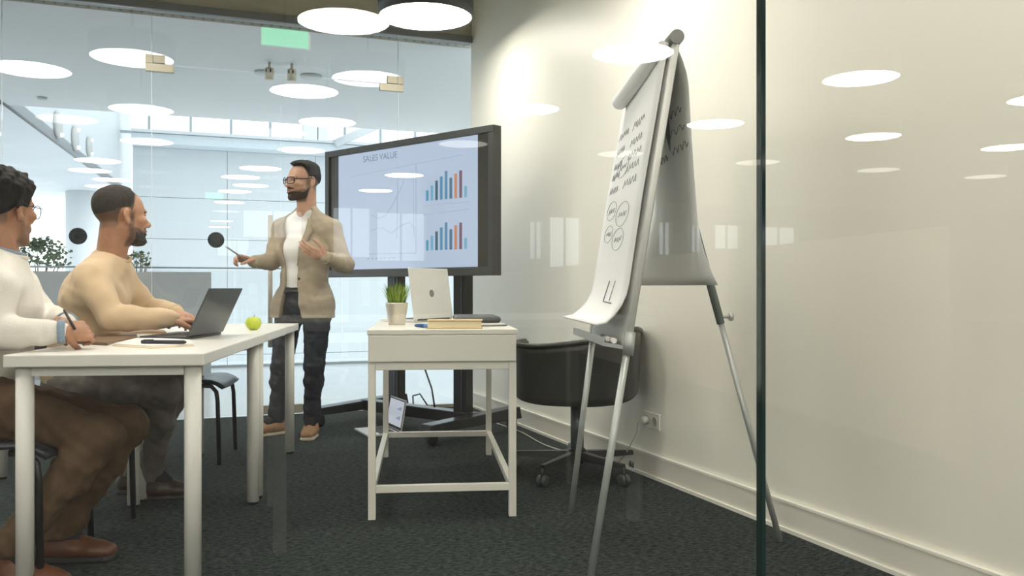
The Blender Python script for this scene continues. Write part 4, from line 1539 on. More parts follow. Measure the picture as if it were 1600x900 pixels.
def hand_prims(wrist, d, n, curls=(.3, .3, .3, .3), thumb=(.5, .4), mirror_=1, s=1.0, spread=.10):
    """d = finger direction, n = palm normal; mirror_ = +1 puts the thumb along d x n, -1 opposite"""
    d = unit(d); n = np.asarray(n, float); n = unit(n - d * (n @ d)); x = np.cross(d, n) * mirror_
    w = npv(wrist)
    P = [fcap(w + d * .004, w + d * .045, .019 * s, .0165 * s, x, 1.5), fcap(w + d * .040 * s, w + d * .082 * s, .0150 * s, .0125 * s, x, 2.7)]
    tips = []
    off = [.030, .0105, -.0095, -.0285]; base = [.092, .096, .092, .083]; ln = [.070, .078, .073, .058]
    for i in range(4):
        p = w + d * base[i] * s + x * off[i] * s
        ang = curls[i] * .7; fd = unit(d + x * spread * (1.5 - i) * .5)
        P.append(cap(p - d * .03 * s, p, .0095 * s, .0092 * s))
        for seg, (fr, ra, rb) in enumerate(((.44, .0090, .0082), (.31, .0081, .0074), (.25, .0073, .0062))):
            v = fd * math.cos(ang) + n * math.sin(ang)
            q = p + v * ln[i] * fr * s
            P.append(cap(p, q, ra * s, rb * s)); p = q
            ang += curls[i]
        tips.append(p)
    p = w + d * .020 * s + x * .026 * s + n * .006
    t0, t1 = thumb
    v = unit(d * .75 + x * t0 + n * t1)
    q = p + v * .040 * s; P.append(cap(p - d * .005, q, .0150 * s, .0112 * s))
    v2 = unit(d * .95 + x * t0 * .45 + n * t1 * 1.1); r = q + v2 * .031 * s; P.append(cap(q, r, .0108 * s, .0098 * s))
    v3 = unit(d * 1.05 + x * t0 * .1 + n * t1 * 1.1); u_ = r + v3 * .024 * s; P.append(cap(r, u_, .0096 * s, .0078 * s))
    return P, tips, u_


def sstep(a, b, x):
    t = np.clip((x - a) / (b - a), 0, 1)
    return t * t * (3 - 2 * t)


def face_attrs(H, beard, scalp_z=None):
    def L(W):
        return H.loc(W[:, 0], W[:, 1], W[:, 2])

    def lip(W):
        x, y, z = L(W)
        return (sstep(1.25, .8, np.sqrt((x / .024) ** 2 + ((z + .0675) / .0125) ** 2)) * (y > .085)) * .75

    def stub(W):
        x, y, z = L(W)
        ax_ = np.abs(x)
        # lower face below a line from the ear to the mouth corner, plus moustache
        line = -.050 - .012 * sstep(.02, .09, y)
        m = sstep(.010, -.008, z - line) * sstep(-.004, .012, y) * sstep(-.135, -.118, z)
        side = sstep(.010, -.004, np.abs(y - .012) - .010) * (ax_ > .045) * sstep(.03, .0, z) * sstep(-.09, -.06, z)
        mous = sstep(1.15, .85, np.sqrt((x / .034) ** 2 + ((z + .053) / .010) ** 2)) * (y > .07)
        lips = sstep(1.25, .9, np.sqrt((x / .024) ** 2 + ((z + .0675) / .0115) ** 2)) * (y > .085)
        return np.clip(np.maximum(np.maximum(m, side * .8), mous) * (1 - lips), 0, 1) * beard

    def scalp(W):
        x, y, z = L(W)
        hl = .085 * sstep(.0, .045, y) - .055 * sstep(-.005, -.05, y)
        m = sstep(-.012, .010, z - hl) * sstep(.088, .074, y)
        inear = sstep(1.0, 1.25, np.sqrt(((y + .012) / .024) ** 2 + ((z + .008) / .036) ** 2))
        fade = sstep(-.075, .045, z)
        return m * inear * (z > -.09) * (.45 + .5 * fade)
    return {'lip': lip, 'stubble': stub, 'scalp': scalp}


HAIRD = mat('hair_dark', (.010, .009, .008), .75, var=.35, vscale=90, stretch=(1, 1, .3), bump=.5, bscale=160)
HAIRB = mat('hair_brown_black', (.014, .012, .011), .75, var=.3, vscale=70, bump=.5, bscale=140)
EYEW = mat('eye_white', (.75, .73, .70), .2, var=.02)
IRIS = mat('eye_iris', (.03, .02, .012), .15, var=.1)
LENS = glass_mat('spectacle_lens', (.96, .97, .98), .05)


def local_basis(H):
    return Matrix([list(r) for r in H.R])


def eyes(H, parent, look=(0, 1, 0)):
    for sx in (-1, 1):
        c = H.w((sx * .032, .0785, -.0035))
        e = MB()
        prof = [(max(.0001, .0118 * math.cos(a)), .0118 * math.sin(a)) for a in [-math.pi / 2 + math.pi * i / 12 for i in range(13)]]
        e.lathe(prof, Vector(c) - parent.location, 18)
        eo = e.build('eye', EYEW, parent)
        lk = unit(H.R @ np.asarray(look, float))
        zax = Vector(lk); xa = zax.cross(Vector((0, 0, 1))).normalized(); ya = zax.cross(xa)
        MB().lathe([(.0058, .0105), (.004, .0122), (.0001, .0126)], Vector(c) - parent.location, 14, True, Matrix((xa, ya, zax)).transposed()).build('iris', IRIS, eo)
        # upper lid and eyebrow
        MB().tube([Vector(H.w((sx * x, y, z))) - parent.location for x, y, z in ((.014, .0925, .013), (.026, .0935, .0185), (.040, .087, .019), (.050, .076, .014))], [.002, .0046, .0042, .0018], 8).build('eyebrow', HAIRD, parent)
        MB().tube([Vector(H.w((sx * x, y, z))) - parent.location for x, y, z in ((.021, .0855, .001), (.028, .0915, .0045), (.036, .0905, .0045), (.045, .082, .0))], [.0018, .0028, .0028, .0018], 8).build('eyelid', SKINS[parent.name], parent)


SKINS = {}


def glasses(H, parent, m, shape='round', r=.0014, both=True):
    g_ = MB(); L_ = lambda p: Vector(H.w(p)) - parent.location
    rims = []
    for sx in (-1, 1):
        pts = []
        for k in range(25):
            a = 2 * math.pi * k / 24
            c, s_ = math.cos(a), math.sin(a)
            if shape == 'square':
                c = math.copysign(abs(c) ** .62, c); s_ = math.copysign(abs(s_) ** .62, s_)
                x, z = .0262 * c, .0195 * s_
            else:
                x, z = .0245 * c, .0225 * s_
            xx = sx * (.0345) + x
            pts.append(L_((xx, .119 - 5.5 * (abs(xx) - .034) * .05 - .006 * (abs(xx) / .06) ** 2 - .004, -.004 + z)))
        g_.tube(pts, r, 8, False)
        rims.append(pts)
    g_.tube([L_((-.0105, .1165, .002)), L_((0, .1195, .0045)), L_((.0105, .1165, .002))], r, 8)
    for sx in (-1, 1):
        g_.tube([L_((sx * .0605, .107, .004)), L_((sx * .0705, .095, .005)), L_((sx * .0785, .03, .010)), L_((sx * .0815, -.004, .020)), L_((sx * .083, -.022, .012)), L_((sx * .081, -.034, -.012))], r * .95, 8)
    o = g_.build('eyeglasses', m, parent)
    for pts in rims:
        MB().add(pts[:-1], [tuple(range(24))]).build('lens', LENS, o)
    return o


def hair_shell(H, parent, name, m, thick, region, h=.0026, noise=None, sm=1, taper=.022):
    """a layer grown from the head's own surface, thinning out to nothing at the edge of its region"""
    F = H.field(h, ((-.12, -.15, -.15), (.12, .16, .19)))
    for pr, k, sub in H.prims():
        F.apply(pr, k * H.s, sub)
    X = F.ax[0][:, None, None]; Y = F.ax[1][None, :, None]; Z = F.ax[2][None, None, :]
    x, y, z = H.loc(X, Y, Z)
    B = region(x, y, z) + .003 * np.sin(140 * x + 60 * z) * np.sin(120 * y + 50 * x)
    t = thick(x, y, z)
    if noise is not None:
        t = t + noise(x, y, z)
    t = t * sstep(0, taper, -B) * H.s - .0006
    A = F.F - t
    B = (B * H.s).astype(np.float32)
    F.F = np.maximum(A, B).astype(np.float32)
    return sdf_object(name, F, m, parent, None, sm)


def torso_prims(pel, chest, neck, right, shR, shL, g=1.0, belly=0.0, w=1.0):
    pel, chest, neck, shR, shL = map(npv, (pel, chest, neck, shR, shL))
    waist = pel * .55 + chest * .45
    up = unit(neck - chest)
    P = [(fcap(pel, waist, .112 * g, (.102 + belly) * g, right, 1.42 * w), .03), (fcap(waist, chest, (.102 + belly) * g, .118 * g, right, 1.36 * w), .03),
         (fcap(chest, chest + up * .10, .118 * g, .085 * g, right, 1.62 * w), .03), (cap(shR, shL, .058 * g), .045),
         (cap(neck, shR * .75 + neck * .25, .055 * g, .050 * g), .04), (cap(neck, shL * .75 + neck * .25, .055 * g, .050 * g), .04)]
    return P


def person_field(J, h, headroom=0.0):
    pts = [npv(v) for k, v in J.items() if len(v) == 3]
    lo = np.min(pts, 0) - .16; hi = np.max(pts, 0) + .16
    lo[2] = min(lo[2], 0); hi[2] += headroom
    return Field(lo, hi, h)


def add_all(F, P, k=.02):
    for p in P:
        if isinstance(p, tuple) and len(p) == 2:
            F.apply(p[0], p[1])
        else:
            F.apply(p, k)
    return F


def shoe(parent, ankle, toe_dir, upper, sole, length=.275, laces=True):
    """built along toe_dir on the floor; sole is a sub-part"""
    a = npv(ankle); d = unit([toe_dir[0], toe_dir[1], 0]); s = np.array([-d[1], d[0], 0])
    heel = np.array([a[0], a[1], 0]) - d * .065
    toe = heel + d * length
    F = Field(np.minimum(heel, toe) - .09, np.maximum(heel, toe) + np.array([.09, .09, .16]), .004)
    up = np.array([0, 0, 1.])
    F.apply(fcap(heel + d * .035 + up * .045, heel + d * .10 + up * .045, .036, .038, s, 1.0), .01)
    F.apply(cap(heel + d * .045 + up * .05, heel + d * .06 + up * .105, .037, .043), .02)
    F.apply(fcap(heel + d * .10 + up * .045, heel + d * .20 + up * .036, .040, .030, s, 1.28), .03)
    F.apply(fcap(heel + d * .18 + up * .034, toe - d * .040 + up * .030, .031, .026, s, 1.45), .02)
    F.apply(cap(heel + d * .09 + up * .085, heel + d * .16 + up * .058, .024, .020), .02)
    F.cut(lambda X, Y, Z: .018 - Z + 0 * X + 0 * Y)
    o = sdf_object('shoe', F, upper, parent)
    F = Field(np.minimum(heel, toe) - .09, np.maximum(heel, toe) + np.array([.09, .09, .06]), .004)
    F.apply(fcap(heel + d * .04, heel + d * .12, .041, .040, s, 1.0), .01)
    F.apply(fcap(heel + d * .10, toe - d * .048, .040, .038, s, 1.22), .02)
    F.cut(lambda X, Y, Z: np.maximum(Z - .022, .001 - Z) + 0 * X + 0 * Y)
    sdf_object('sole', F, sole, o, None, 1, parent.location)
    if laces:
        mb = MB()
        for i in range(3):
            c = heel + d * (.105 + i * .022) + up * (.108 - i * .0145)
            mb.tube([Vector(c - s * .026 - up * .006) - parent.location, Vector(c + up * .006) - parent.location, Vector(c + s * .026 - up * .006) - parent.location], .0026, 6)
        mb.build('laces', sole if laces is True else laces, o)
    return o


def socks(root, J, m):
    for sd in 'RL':
        a = npv(J['an' + sd]); k = npv(J['kn' + sd]); td = unit([J['toe' + sd][0], J['toe' + sd][1], 0])
        up = unit(k - a)
        pts = [a + up * .10, a + up * .03, a + td * .025 - np.array([0, 0, .02]), a + td * .075 - np.array([0, 0, max(a[2] - .062, 0)])]
        MB().tube([Vector(p) - root.location for p in pts], [.044, .043, .041, .030], 18).build('sock', m, root)


def leg_prims(hip, knee, ankle, g=1.0):
    hip, knee, ankle = map(npv, (hip, knee, ankle))
    calf = knee * .68 + ankle * .32
    b = unit(np.cross(knee - hip, ankle - knee)) if np.linalg.norm(np.cross(knee - hip, ankle - knee)) > 1e-4 else np.array([1., 0, 0])
    return [(cap(hip, knee, .088 * g, .060 * g), .03), (cap(knee, calf, .058 * g, .056 * g), .03), (cap(calf, ankle, .056 * g, .042 * g), .03)]


def arm_prims(sh, el, wr, g=1.0):
    sh, el, wr = map(npv, (sh, el, wr))
    m = el * .72 + wr * .28
    return [(cap(sh, el, .052 * g, .041 * g), .03), (cap(el, m, .041 * g, .041 * g), .02), (cap(m, wr, .041 * g, .030 * g), .02)]


def body_mesh(root, J, H, hands, skin, attrs, h=.0034):
    """one continuous skin surface: head, neck, trunk, limbs and hands"""
    F = person_field(J, h, .26)
    right = npv(J['shR']) - npv(J['shL'])
    for p, k in torso_prims(J['pel'], J['chest'], J['neck'], right, J['shR'], J['shL'], .86):
        F.apply(p, k)
    for sd in 'RL':
        add_all(F, arm_prims(J['sh' + sd], J['el' + sd], J['wr' + sd], .80))
        add_all(F, leg_prims(J['hip' + sd], J['kn' + sd], J['an' + sd], .84))
        a = npv(J['an' + sd]); tdir_ = unit([J['toe' + sd][0], J['toe' + sd][1], 0])
        F.apply(cap(a, a + tdir_ * .10 - np.array([0, 0, a[2] - .045]), .034, .024), .02)
    nb = npv(J['neck'])
    F.apply(cap(H.w((0, -.030, -.045)), nb, .051 * H.s, .056 * H.s), .02)
    F.apply(cap(H.w((0, .005, -.060)), nb + (H.R[:, 1]) * .028, .040 * H.s, .036 * H.s), .02)
    for pr, k, sub in H.prims():
        F.apply(pr, k * H.s, sub)
    for P in hands:
        for p in P:
            F.apply(p, .004)
    return sdf_object('body', F, skin, root, attrs, 1)


def cloth(name, root, J, prims, m, wr=None, cuts=(), h=.0055, subs=()):
    F = person_field(J, h)
    add_all(F, prims)
    for p, k in subs:
        F.apply(p, k, True)
    if wr:
        for w_ in (wr if isinstance(wr, list) else [wr]):
            F.warp(w_)
    for c in cuts:
        F.cut(c)
    return sdf_object(name, F, m, root, None, 1)


def ring_part(name, c, axis, r0, r1, m, root, flat=(1, 1), side=None):
    """soft torus, e.g. a ribbed collar or cuff"""
    ax = Vector(unit(axis)); sd = Vector(unit(side)) if side is not None else ax.orthogonal()
    sd = (sd - ax * sd.dot(ax)).normalized(); f = ax.cross(sd)
    mb = MB(); pts = []
    for k in range(33):
        a = 2 * math.pi * k / 32
        pts.append(Vector(c) + sd * math.cos(a) * r0 * flat[0] + f * math.sin(a) * r0 * flat[1] - root.location)
    mb.tube(pts, r1, 10, False)
    return mb.build(name, m, root)


# ------------------------------------------------------------------ the presenter
DP = 5.65
J = dict(pel=at(474, 474, 5.66), chest=at(477, 392, 5.65), neck=at(480, 332, 5.67),
         shR=at(440, 359, 5.73), shL=at(518, 359, 5.58), elR=at(424, 409, 5.68), elL=at(540, 414, 5.50),
         wrR=at(396, 409, 5.47), wrL=at(508, 402, 5.33),
         hipR=at(452, 486, 5.70), hipL=at(496, 486, 5.63), knR=at(440, 570, 5.68), knL=at(491, 570, 5.60),
         anR=at(432, 652, 5.74), anL=at(487, 652, 5.68), toeR=(-.75, -.66), toeL=(.05, -1.0))
root = thing('person', 'standing bearded man in beige blazer and glasses presenting beside the big screen', 'person', (at(474, 474, 5.66).x, 5.66, 0))
SK = skin_mat('skin_presenter', (.56, .34, .235), (.10, .065, .045), (.05, .04, .034))
SKINS[root.name] = SK
H = Head(at(474.5, 283.5, 5.63), (-.70, -.715, .0), (0.03, 0, 1), 1.05)
hR, tipsR, thR = hand_prims(J['wrR'], (-.72, -.50, .22), (.15, -.45, -.85), (.85, .95, 1.0, 1.0), (.35, .75), 1, 1.0)
hL, tipsL, thL = hand_prims(J['wrL'], (-.88, -.25, .36), (-.10, .75, .60), (.22, .26, .30, .34), (.75, .25), -1, 1.05, .22)
hL = hL
body_mesh(root, J, H, [hR, hL], SK, face_attrs(H, .80))
eyes(H, root, (0, 1, .02))
glasses(H, root, mat('frame_black', (.012, .012, .013), .3, var=.1), 'square', .0030)
hair_shell(H, root, 'hair', HAIRB,
           lambda x, y, z: .003 + .013 * sstep(.055, .105, z) + .010 * sstep(.0, .08, y) * sstep(.075, .10, z),
           lambda x, y, z: np.maximum(.020 + .068 * sstep(-.005, .045, y) - .55 * np.maximum(-.025 - y, 0) - z, y - .092),
           noise=lambda x, y, z: .0018 * np.sin(160 * x + 30 * y + 3 * np.sin(40 * y)), taper=.016)
hair_shell(H, root, 'beard', mat('beard_dark', (.045, .030, .022), .7, var=.3, vscale=120, bump=.5, bscale=200),
           lambda x, y, z: .0032 + 0 * x,
           lambda x, y, z: np.maximum(np.maximum(np.minimum(z + .066 - .030 * sstep(.04, .0, y) + .010 * sstep(.022, .0, np.abs(x)), np.maximum(np.abs(z + .0515) - .008, np.maximum(.07 - y, np.abs(x) - .034))), .002 - y), -.130 - z), noise=lambda x, y, z: .0008 * np.sin(300 * x) * np.sin(290 * z + 200 * y), taper=.014)
# T-shirt
right = npv(J['shR']) - npv(J['shL'])
TEE = mat('tee_white', (.82, .81, .79), .8, var=.02, vscale=15, bump=.15, bscale=35)
cloth('t_shirt', root, J, torso_prims(J['pel'], J['chest'], J['neck'], right, J['shR'], J['shL'], .95), TEE, wrinkle(3, .0025, 55), [lambda X, Y, Z: .90 - Z + 0 * X + 0 * Y], .005,
      subs=[(ell(npv(J['neck']) + np.array([-.02, -.03, .075]), (.075, .075, .055)), .01)])
# trousers with belt
JEAN = mat('denim_dark', (.020, .024, .036), .75, var=.3, vscale=25, bump=.25, bscale=70)
tr = [(fcap(npv(J['pel']) + [0, 0, -.02], npv(J['pel']) + [0, 0, .09], .112, .104, right, 1.40), .03)]
for sd in 'RL':
    tr += leg_prims(J['hip' + sd], J['kn' + sd], J['an' + sd], 1.05)
    a = npv(J['an' + sd]); tr.append((cap(a, a * .8 + npv(J['kn' + sd]) * .2, .052, .053), .02))
cloth('trousers', root, J, tr, JEAN, [wrinkle(5, .0035, 50), wrinkle(6, .003, 110)], [lambda X, Y, Z: np.maximum(.075 - Z, Z - .965) + 0 * X + 0 * Y], .005)
ring_part('belt', npv(J['pel']) + np.array([0, 0, .075]), (0, 0, 1), .112, .012, mat('belt_black', (.02, .02, .02), .4, var=.1), root, (1.36, 1.0), right)
# blazer
BLZ = mat('blazer_beige', (.41, .345, .255), .85, var=.09, vscale=140, bump=.22, bscale=240)
fw_ = unit(np.cross(np.array([0, 0, 1.]), right)); fw_ = fw_ if fw_[1] < 0 else -fw_
rt = unit(right)
pelc = npv(J['pel'])
bz = torso_prims(J['pel'], J['chest'], J['neck'], right, J['shR'], J['shL'], 1.10)
bz += [(fcap(pelc + np.array([0, 0, -.10]), pelc + np.array([0, 0, .06]), .131, .122, right, 1.38), .04)]
for sd in 'RL':
    bz += arm_prims(J['sh' + sd], J['el' + sd], npv(J['wr' + sd]) * .97 + npv(J['el' + sd]) * .03, 1.22)


for sd in 'RL':
    h_ = npv(J['hip' + sd]); k_ = npv(J['kn' + sd])
    bz.append((cap(h_ + np.array([0, 0, .04]), h_ * .6 + k_ * .4, .112, .112), .04))


def opening(X, Y, Z):
    xs = (X - pelc[0]) * rt[0] + (Y - pelc[1]) * rt[1] + 0 * Z          # + towards his right
    yf = (X - pelc[0]) * fw_[0] + (Y - pelc[1]) * fw_[1] + 0 * Z        # forward
    zz = Z + 0 * X + 0 * Y
    mid = .012
    half = np.interp(zz.ravel(), [.74, .80, .90, 1.02, 1.15, 1.36, 1.50], [.100, .076, .060, .050, .062, .098, .10]).reshape(zz.shape)
    inside = np.maximum(np.abs(xs - mid) - half, .02 - yf)              # negative within the opening wedge
    return -inside


F = person_field(J, .0045)
add_all(F, bz)
F.warp(wrinkle(9, .0035, 38)); F.warp(wrinkle(12, .002, 90))
# sleeves and neck are kept: the wedge is limited to the trunk by distance from the arms
keep = Field(F.lo, F.lo + (np.array(F.n) - 1) * F.h, F.h)
for sd in 'RL':
    add_all(keep, arm_prims(npv(J['sh' + sd]) * .6 + npv(J['el' + sd]) * .4, J['el' + sd], J['wr' + sd], 1.26))
X = F.ax[0][:, None, None]; Y = F.ax[1][None, :, None]; Z = F.ax[2][None, None, :]
op = opening(X, Y, Z).astype(np.float32)
op[keep.F[:op.shape[0], :op.shape[1], :op.shape[2]] < 0] = -.05
F.F = np.maximum(F.F, op)
F.apply(ell(npv(J['neck']) + np.array([-.015, -.02, .080]), (.082, .082, .060)), .012, True)
F.cut(lambda X, Y, Z: .768 - Z + 0 * X + 0 * Y)
blz = sdf_object('blazer', F, BLZ, root, None, 1)
LAPM = mat('blazer_lapel', (.38, .32, .235), .85, var=.08, vscale=140, bump=.2, bscale=240)


def on_trunk(xr, z, out=.0):
    """point on the front of the blazer trunk: xr towards his right"""
    lo_, hi_ = 0.02, .30
    for _ in range(24):
        m_ = (lo_ + hi_) / 2
        p = np.array([pelc[0], pelc[1], 0]) + rt * xr + fw_ * m_ + np.array([0, 0, z])
        i = np.clip(((p - F.lo) / F.h).astype(int), 0, np.array(F.n) - 1)
        if TR.F[tuple(i)] < 0:
            lo_ = m_
        else:
            hi_ = m_
    return Vector(np.array([pelc[0], pelc[1], 0]) + rt * xr + fw_ * (hi_ + out) + np.array([0, 0, z])) - root.location


TR = Field(F.lo, F.lo + (np.array(F.n) - 1) * F.h, F.h)
add_all(TR, torso_prims(J['pel'], J['chest'], J['neck'], right, J['shR'], J['shL'], 1.10))
for sx in (-1, 1):
    zsn = [1.10, 1.16, 1.22, 1.28, 1.33, 1.37, 1.405]
    inn = [.055, .066, .076, .085, .090, .090, .088]
    outr = [.060, .085, .108, .128, .142, .120, .105]
    P = []
    for z_, a_, b_ in zip(zsn, inn, outr):
        P.append([on_trunk(.012 + sx * (a_ + (b_ - a_) * t_), z_, .006 + .006 * math.sin(t_ * math.pi)) for t_ in (0, .33, .66, 1)])
    MB().grid(P if sx > 0 else [list(reversed(r)) for r in P], True, -.005).build('lapel', LAPM, root)
BTN = mat('button_brown', (.08, .055, .035), .35, var=.1)
for z_ in (1.02, .93):
    p = on_trunk(.012 - .066, z_, .004)
    MB().lathe([(.009, 0), (.009, .004), (.0001, .005)], p, 14, True, Matrix((Vector(rt), Vector((0, 0, 1)), Vector(fw_))).transposed()).build('button', BTN, root)
a_, b_ = on_trunk(-.095, .915, .005), on_trunk(-.165, .925, .003)
MB().tube([a_, (a_ + b_) / 2 + Vector(fw_) * .004, b_], .007, 6).build('pocket_flap', LAPM, root)
# cuffs
for sd in 'RL':
    w_ = npv(J['wr' + sd]); e_ = npv(J['el' + sd])
    ring_part('cuff', w_ + (e_ - w_) * .05, w_ - e_, .036, .0045, LAPM, root)
socks(root, J, mat('sock_dark', (.022, .022, .026), .9, var=.1, vscale=80))
for sd in 'RL':
    shoe(root, J['an' + sd], J['toe' + sd], mat('suede_tan', (.36, .20, .105), .85, var=.12, vscale=60, bump=.1), mat('sole_cream', (.62, .55, .43), .6, var=.04))
# pen in his right hand
t = thing('pointer_pen', 'slim silver pen held up in the hand of the man in the blazer', 'pen', at(372, 398, 5.36))
pa_, pb_ = at(352, 384.5, 5.31), at(385, 407, 5.39)
MB().tube([pa_ - t.location, pa_ * .9 + pb_ * .1 - t.location, pb_ - t.location], [.003, .0055, .0055], 10).build('barrel', mat('pen_silver', (.42, .46, .48), .35, .5, var=.03), t)
MB().tube([pb_ - t.location, pb_ + (pb_ - pa_) * .05 - t.location], .004, 8).build('button', BLACKM, t)

# ------------------------------------------------------------------ seated man in beige
D2 = 3.82
J = dict(pel=at(116, 586, 3.84), chest=at(150, 462, 3.84), neck=at(171, 412, 3.86),
         shR=at(143, 440, 3.68), shL=at(186, 430, 4.02), elR=at(176, 497, 3.63), elL=at(236, 488, 4.05),
         wrR=at(266, 499, 3.66), wrL=at(276, 489, 3.96),
         hipR=at(118, 598, 3.74), hipL=at(128, 596, 3.96), knR=at(258, 612, 3.74), knL=at(276, 604, 4.0),
         anR=at(236, 738, 3.98), anL=at(205, 752, 4.10), toeR=(.95, .3), toeL=(.98, .15))
root = thing('person', 'seated man in beige sweater with cropped hair and beard looking at the presenter', 'person', (J['pel'].x, J['pel'].y, 0))
SK = skin_mat('skin_beige_man', (.50, .27, .165), (.055, .036, .026), (.050, .038, .030))
SKINS[root.name] = SK
H = Head(at(188, 337, 3.84), (.63, .777, .0), (-.04, 0, 1), 1.07)
hR, _, _ = hand_prims(J['wrR'], (.70, .66, -.10), (0, .05, -1), (.55, .58, .6, .62), (.35, .35), -1)
hL, _, _ = hand_prims(J['wrL'], (.66, -.72, -.16), (0, .05, -1), (.55, .58, .6, .62), (.35, .35), 1)
body_mesh(root, J, H, [hR, hL], SK, face_attrs(H, .85))
eyes(H, root, (0, 1, 0))
hair_shell(H, root, 'hair', mat('hair_cropped', (.040, .034, .028), .75, var=.3, vscale=140, bump=.4, bscale=260),
           lambda x, y, z: .0022 + .0075 * sstep(.02, .09, z),
           lambda x, y, z: np.maximum(.012 + .072 * sstep(.000, .045, y) - .35 * np.maximum(-.02 - y, 0) - z, y - .086),
           noise=lambda x, y, z: .0006 * np.sin(260 * x) * np.sin(250 * y), taper=.05)
hair_shell(H, root, 'beard', mat('beard_black', (.020, .014, .011), .7, var=.3, vscale=120, bump=.5, bscale=200),
           lambda x, y, z: .0045 + .004 * sstep(-.09, -.11, z),
           lambda x, y, z: np.maximum(np.maximum(np.minimum(z + .066 - .030 * sstep(.04, .0, y) + .010 * sstep(.022, .0, np.abs(x)), np.maximum(np.abs(z + .0515) - .008, np.maximum(.07 - y, np.abs(x) - .034))), .026 - y), -.130 - z), noise=lambda x, y, z: .001 * np.sin(300 * x) * np.sin(290 * z + 200 * y), taper=.026)
right = npv(J['shR']) - npv(J['shL'])
TANS = mat('sweater_beige', (.66, .49, .31), .9, var=.03, vscale=18, bump=.12, bscale=320, sheen=.2)
RIBT = mat('sweater_beige_rib', (.62, .455, .285), .9, var=.06, vscale=200, bump=.3, bscale=400)
sw = torso_prims(J['pel'], J['chest'], J['neck'], right, J['shR'], J['shL'], 1.12, .012, .98)
for sd in 'RL':
    sw += arm_prims(J['sh' + sd], J['el' + sd], npv(J['wr' + sd]) * .98 + npv(J['el' + sd]) * .02, 1.30)
cloth('sweater', root, J, sw, TANS, [wrinkle(21, .0055, 34), wrinkle(22, .0025, 80)], [lambda X, Y, Z: .555 - Z + 0 * X + 0 * Y], .0048,
      subs=[(ell(npv(J['neck']) + np.array([.035, .01, .075]), (.080, .080, .062)), .01)])
ring_part('collar', npv(J['neck']) + np.array([.018, .006, .028]), npv(H.w((0, -.02, -.06))) - npv(J['neck']) + np.array([0, 0, .03]), .068, .0075, RIBT, root)
for sd in 'RL':
    w_ = npv(J['wr' + sd]); e_ = npv(J['el' + sd])
    ring_part('cuff', w_ + (e_ - w_) * .02, w_ - e_, .034, .007, RIBT, root)
GTR = mat('trousers_grey', (.17, .148, .135), .85, var=.12, vscale=30, bump=.2, bscale=60)
tr = [(fcap(npv(J['pel']) + [-.01, 0, -.03], npv(J['pel']) + [.01, 0, .06], .118, .108, right, 1.40), .03)]
for sd in 'RL':
    tr += leg_prims(J['hip' + sd], J['kn' + sd], J['an' + sd], 1.10)
    a = npv(J['an' + sd]); tr.append((cap(a, a * .8 + npv(J['kn' + sd]) * .2, .050, .052), .02))
cloth('trousers', root, J, tr, GTR, [wrinkle(31, .005, 45), wrinkle(32, .003, 100)], [lambda X, Y, Z: np.maximum(.085 - Z, Z - .72) + 0 * X + 0 * Y], .005)
socks(root, J, mat('sock_dark', (.022, .022, .026), .9, var=.1, vscale=80))
for sd in 'RL':
    shoe(root, J['an' + sd], J['toe' + sd], mat('leather_dark_brown', (.045, .025, .018), .45, var=.2, vscale=20), mat('sole_black', (.015, .014, .013), .6, var=.1))

# ------------------------------------------------------------------ seated man in white
J = dict(pel=at(-22, 622, 3.04), chest=at(-4, 478, 3.04), neck=at(0, 410, 3.05),
         shR=at(-8, 452, 2.86), shL=at(26, 446, 3.24), elR=at(-12, 522, 2.80), elL=at(70, 499, 3.22),
         wrR=at(100, 518, 2.88), wrL=at(104, 505, 3.06),
         hipR=at(-8, 637, 2.92), hipL=at(0, 633, 3.16), knR=at(158, 684, 2.93), knL=at(200, 664, 3.20),
         anR=at(18, 852, 2.80), anL=at(92, 836, 3.08), toeR=(.98, -.1), toeL=(.98, .1))
root = thing('person', 'seated man in white sweater and glasses at the left edge', 'person', (J['pel'].x, J['pel'].y, 0))
SK = skin_mat('skin_white_sweater_man', (.42, .215, .125), (.075, .045, .030), (.04, .03, .024))
SKINS[root.name] = SK
H = Head(at(4, 326, 3.06), (.22, .975, .0), (0, 0, 1), 1.06)
hR, _, _ = hand_prims(J['wrR'], (.42, .88, .0), (-.75, .35, -.45), (.95, 1.0, 1.05, 1.1), (.3, .7), -1, .96)
hL, _, _ = hand_prims(J['wrL'], (.35, -.85, .0), (-.5, -.3, -.8), (.9, .95, 1., 1.), (.35, .5), 1, .96)
body_mesh(root, J, H, [hR, hL], SK, face_attrs(H, .55))
eyes(H, root, (0, 1, 0))
glasses(H, root, mat('frame_navy', (.012, .016, .035), .3, var=.1), 'round', .0016)
rgn = np.random.RandomState(8)
cu = [(unit(rgn.normal(size=3)) * rgn.uniform(120, 260), rgn.uniform(0, 6.28)) for _ in range(9)]
hair_shell(H, root, 'hair', HAIRD,
           lambda x, y, z: .006 + .020 * sstep(.02, .08, z),
           lambda x, y, z: np.maximum(.000 + .072 * sstep(.030, .066, y) - .9 * np.maximum(-.02 - y, 0) - z, y - .092),
           noise=lambda x, y, z: .0045 * sstep(.03, .08, z) * sum(np.sin(k[0] * x + k[1] * y + k[2] * z + p) for k, p in cu) / 3, taper=.03)
right = npv(J['shR']) - npv(J['shL'])
WSW = mat('sweater_white', (.80, .76, .69), .92, var=.02, vscale=18, bump=.25, bscale=260, sheen=.2)
RIBW = mat('sweater_white_rib', (.76, .72, .65), .9, var=.05, vscale=200, bump=.3, bscale=400)
sw = torso_prims(J['pel'], J['chest'], J['neck'], right, J['shR'], J['shL'], 1.12, .01, .98)
for sd in 'RL':
    sw += arm_prims(J['sh' + sd], J['el' + sd], npv(J['wr' + sd]) * .93 + npv(J['el' + sd]) * .07, 1.28)
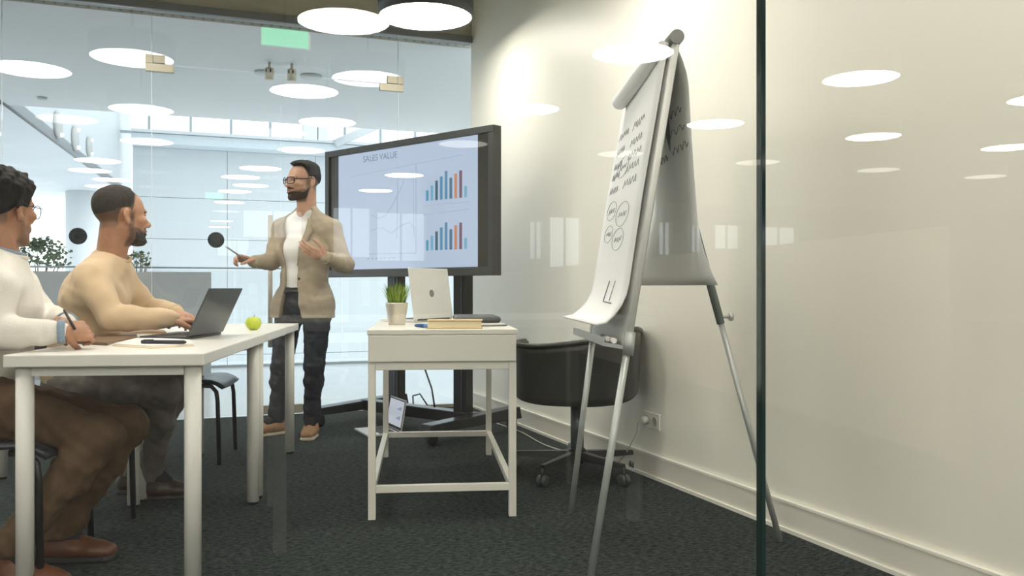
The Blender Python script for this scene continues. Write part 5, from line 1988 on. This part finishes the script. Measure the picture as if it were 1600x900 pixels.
cloth('sweater', root, J, sw, WSW, [wrinkle(41, .005, 36), wrinkle(42, .0025, 85)], [lambda X, Y, Z: .57 - Z + 0 * X + 0 * Y], .0048,
      subs=[(ell(npv(J['neck']) + np.array([.03, .012, .078]), (.082, .082, .062)), .01)])
DENIMS = mat('shirt_denim', (.25, .32, .40), .85, var=.1, vscale=120, bump=.15, bscale=200)
ring_part('collar', npv(J['neck']) + np.array([.014, .006, .026]), (.15, .06, 1), .070, .0075, RIBW, root)
ring_part('shirt_collar', npv(J['neck']) + np.array([.012, .006, .042]), (.25, .1, 1), .064, .009, DENIMS, root)
for sd in 'RL':
    w_ = npv(J['wr' + sd]); e_ = npv(J['el' + sd])
    pts = [Vector(w_ + (e_ - w_) * .09) - root.location, Vector(w_ - (e_ - w_) * .02) - root.location]
    MB().tube(pts, [.039, .040], 24).build('shirt_cuff', DENIMS, root)
BTR = mat('trousers_brown', (.088, .050, .023), .85, var=.12, vscale=30, bump=.2, bscale=60)
tr = [(fcap(npv(J['pel']) + [-.01, 0, -.03], npv(J['pel']) + [.01, 0, .06], .118, .108, right, 1.40), .03)]
for sd in 'RL':
    tr += leg_prims(J['hip' + sd], J['kn' + sd], J['an' + sd], 1.16)
    a = npv(J['an' + sd]); tr.append((cap(a, a * .8 + npv(J['kn' + sd]) * .2, .056, .058), .02))
cloth('trousers', root, J, tr, BTR, [wrinkle(51, .005, 45), wrinkle(52, .003, 100)], [lambda X, Y, Z: np.maximum(.08 - Z, Z - .72) + 0 * X + 0 * Y], .005)
socks(root, J, mat('sock_dark', (.022, .022, .026), .9, var=.1, vscale=80))
for sd in 'RL':
    shoe(root, J['an' + sd], J['toe' + sd], mat('leather_russet', (.12, .045, .022), .45, var=.2, vscale=20), MATS['sole_black'])
# his pen
t = thing('ballpoint_pen', 'dark pen held in the clasped hands of the man in white', 'pen', at(110, 500, 2.90))
MB().tube([Vector((-.03, .02, .03)), Vector((.02, -.01, -.03))], .0045, 10).build('barrel', BLACKM, t)
MB().tube([Vector((-.033, .022, .034)), Vector((-.03, .02, .03))], .003, 8).build('button', STEELGREY, t)
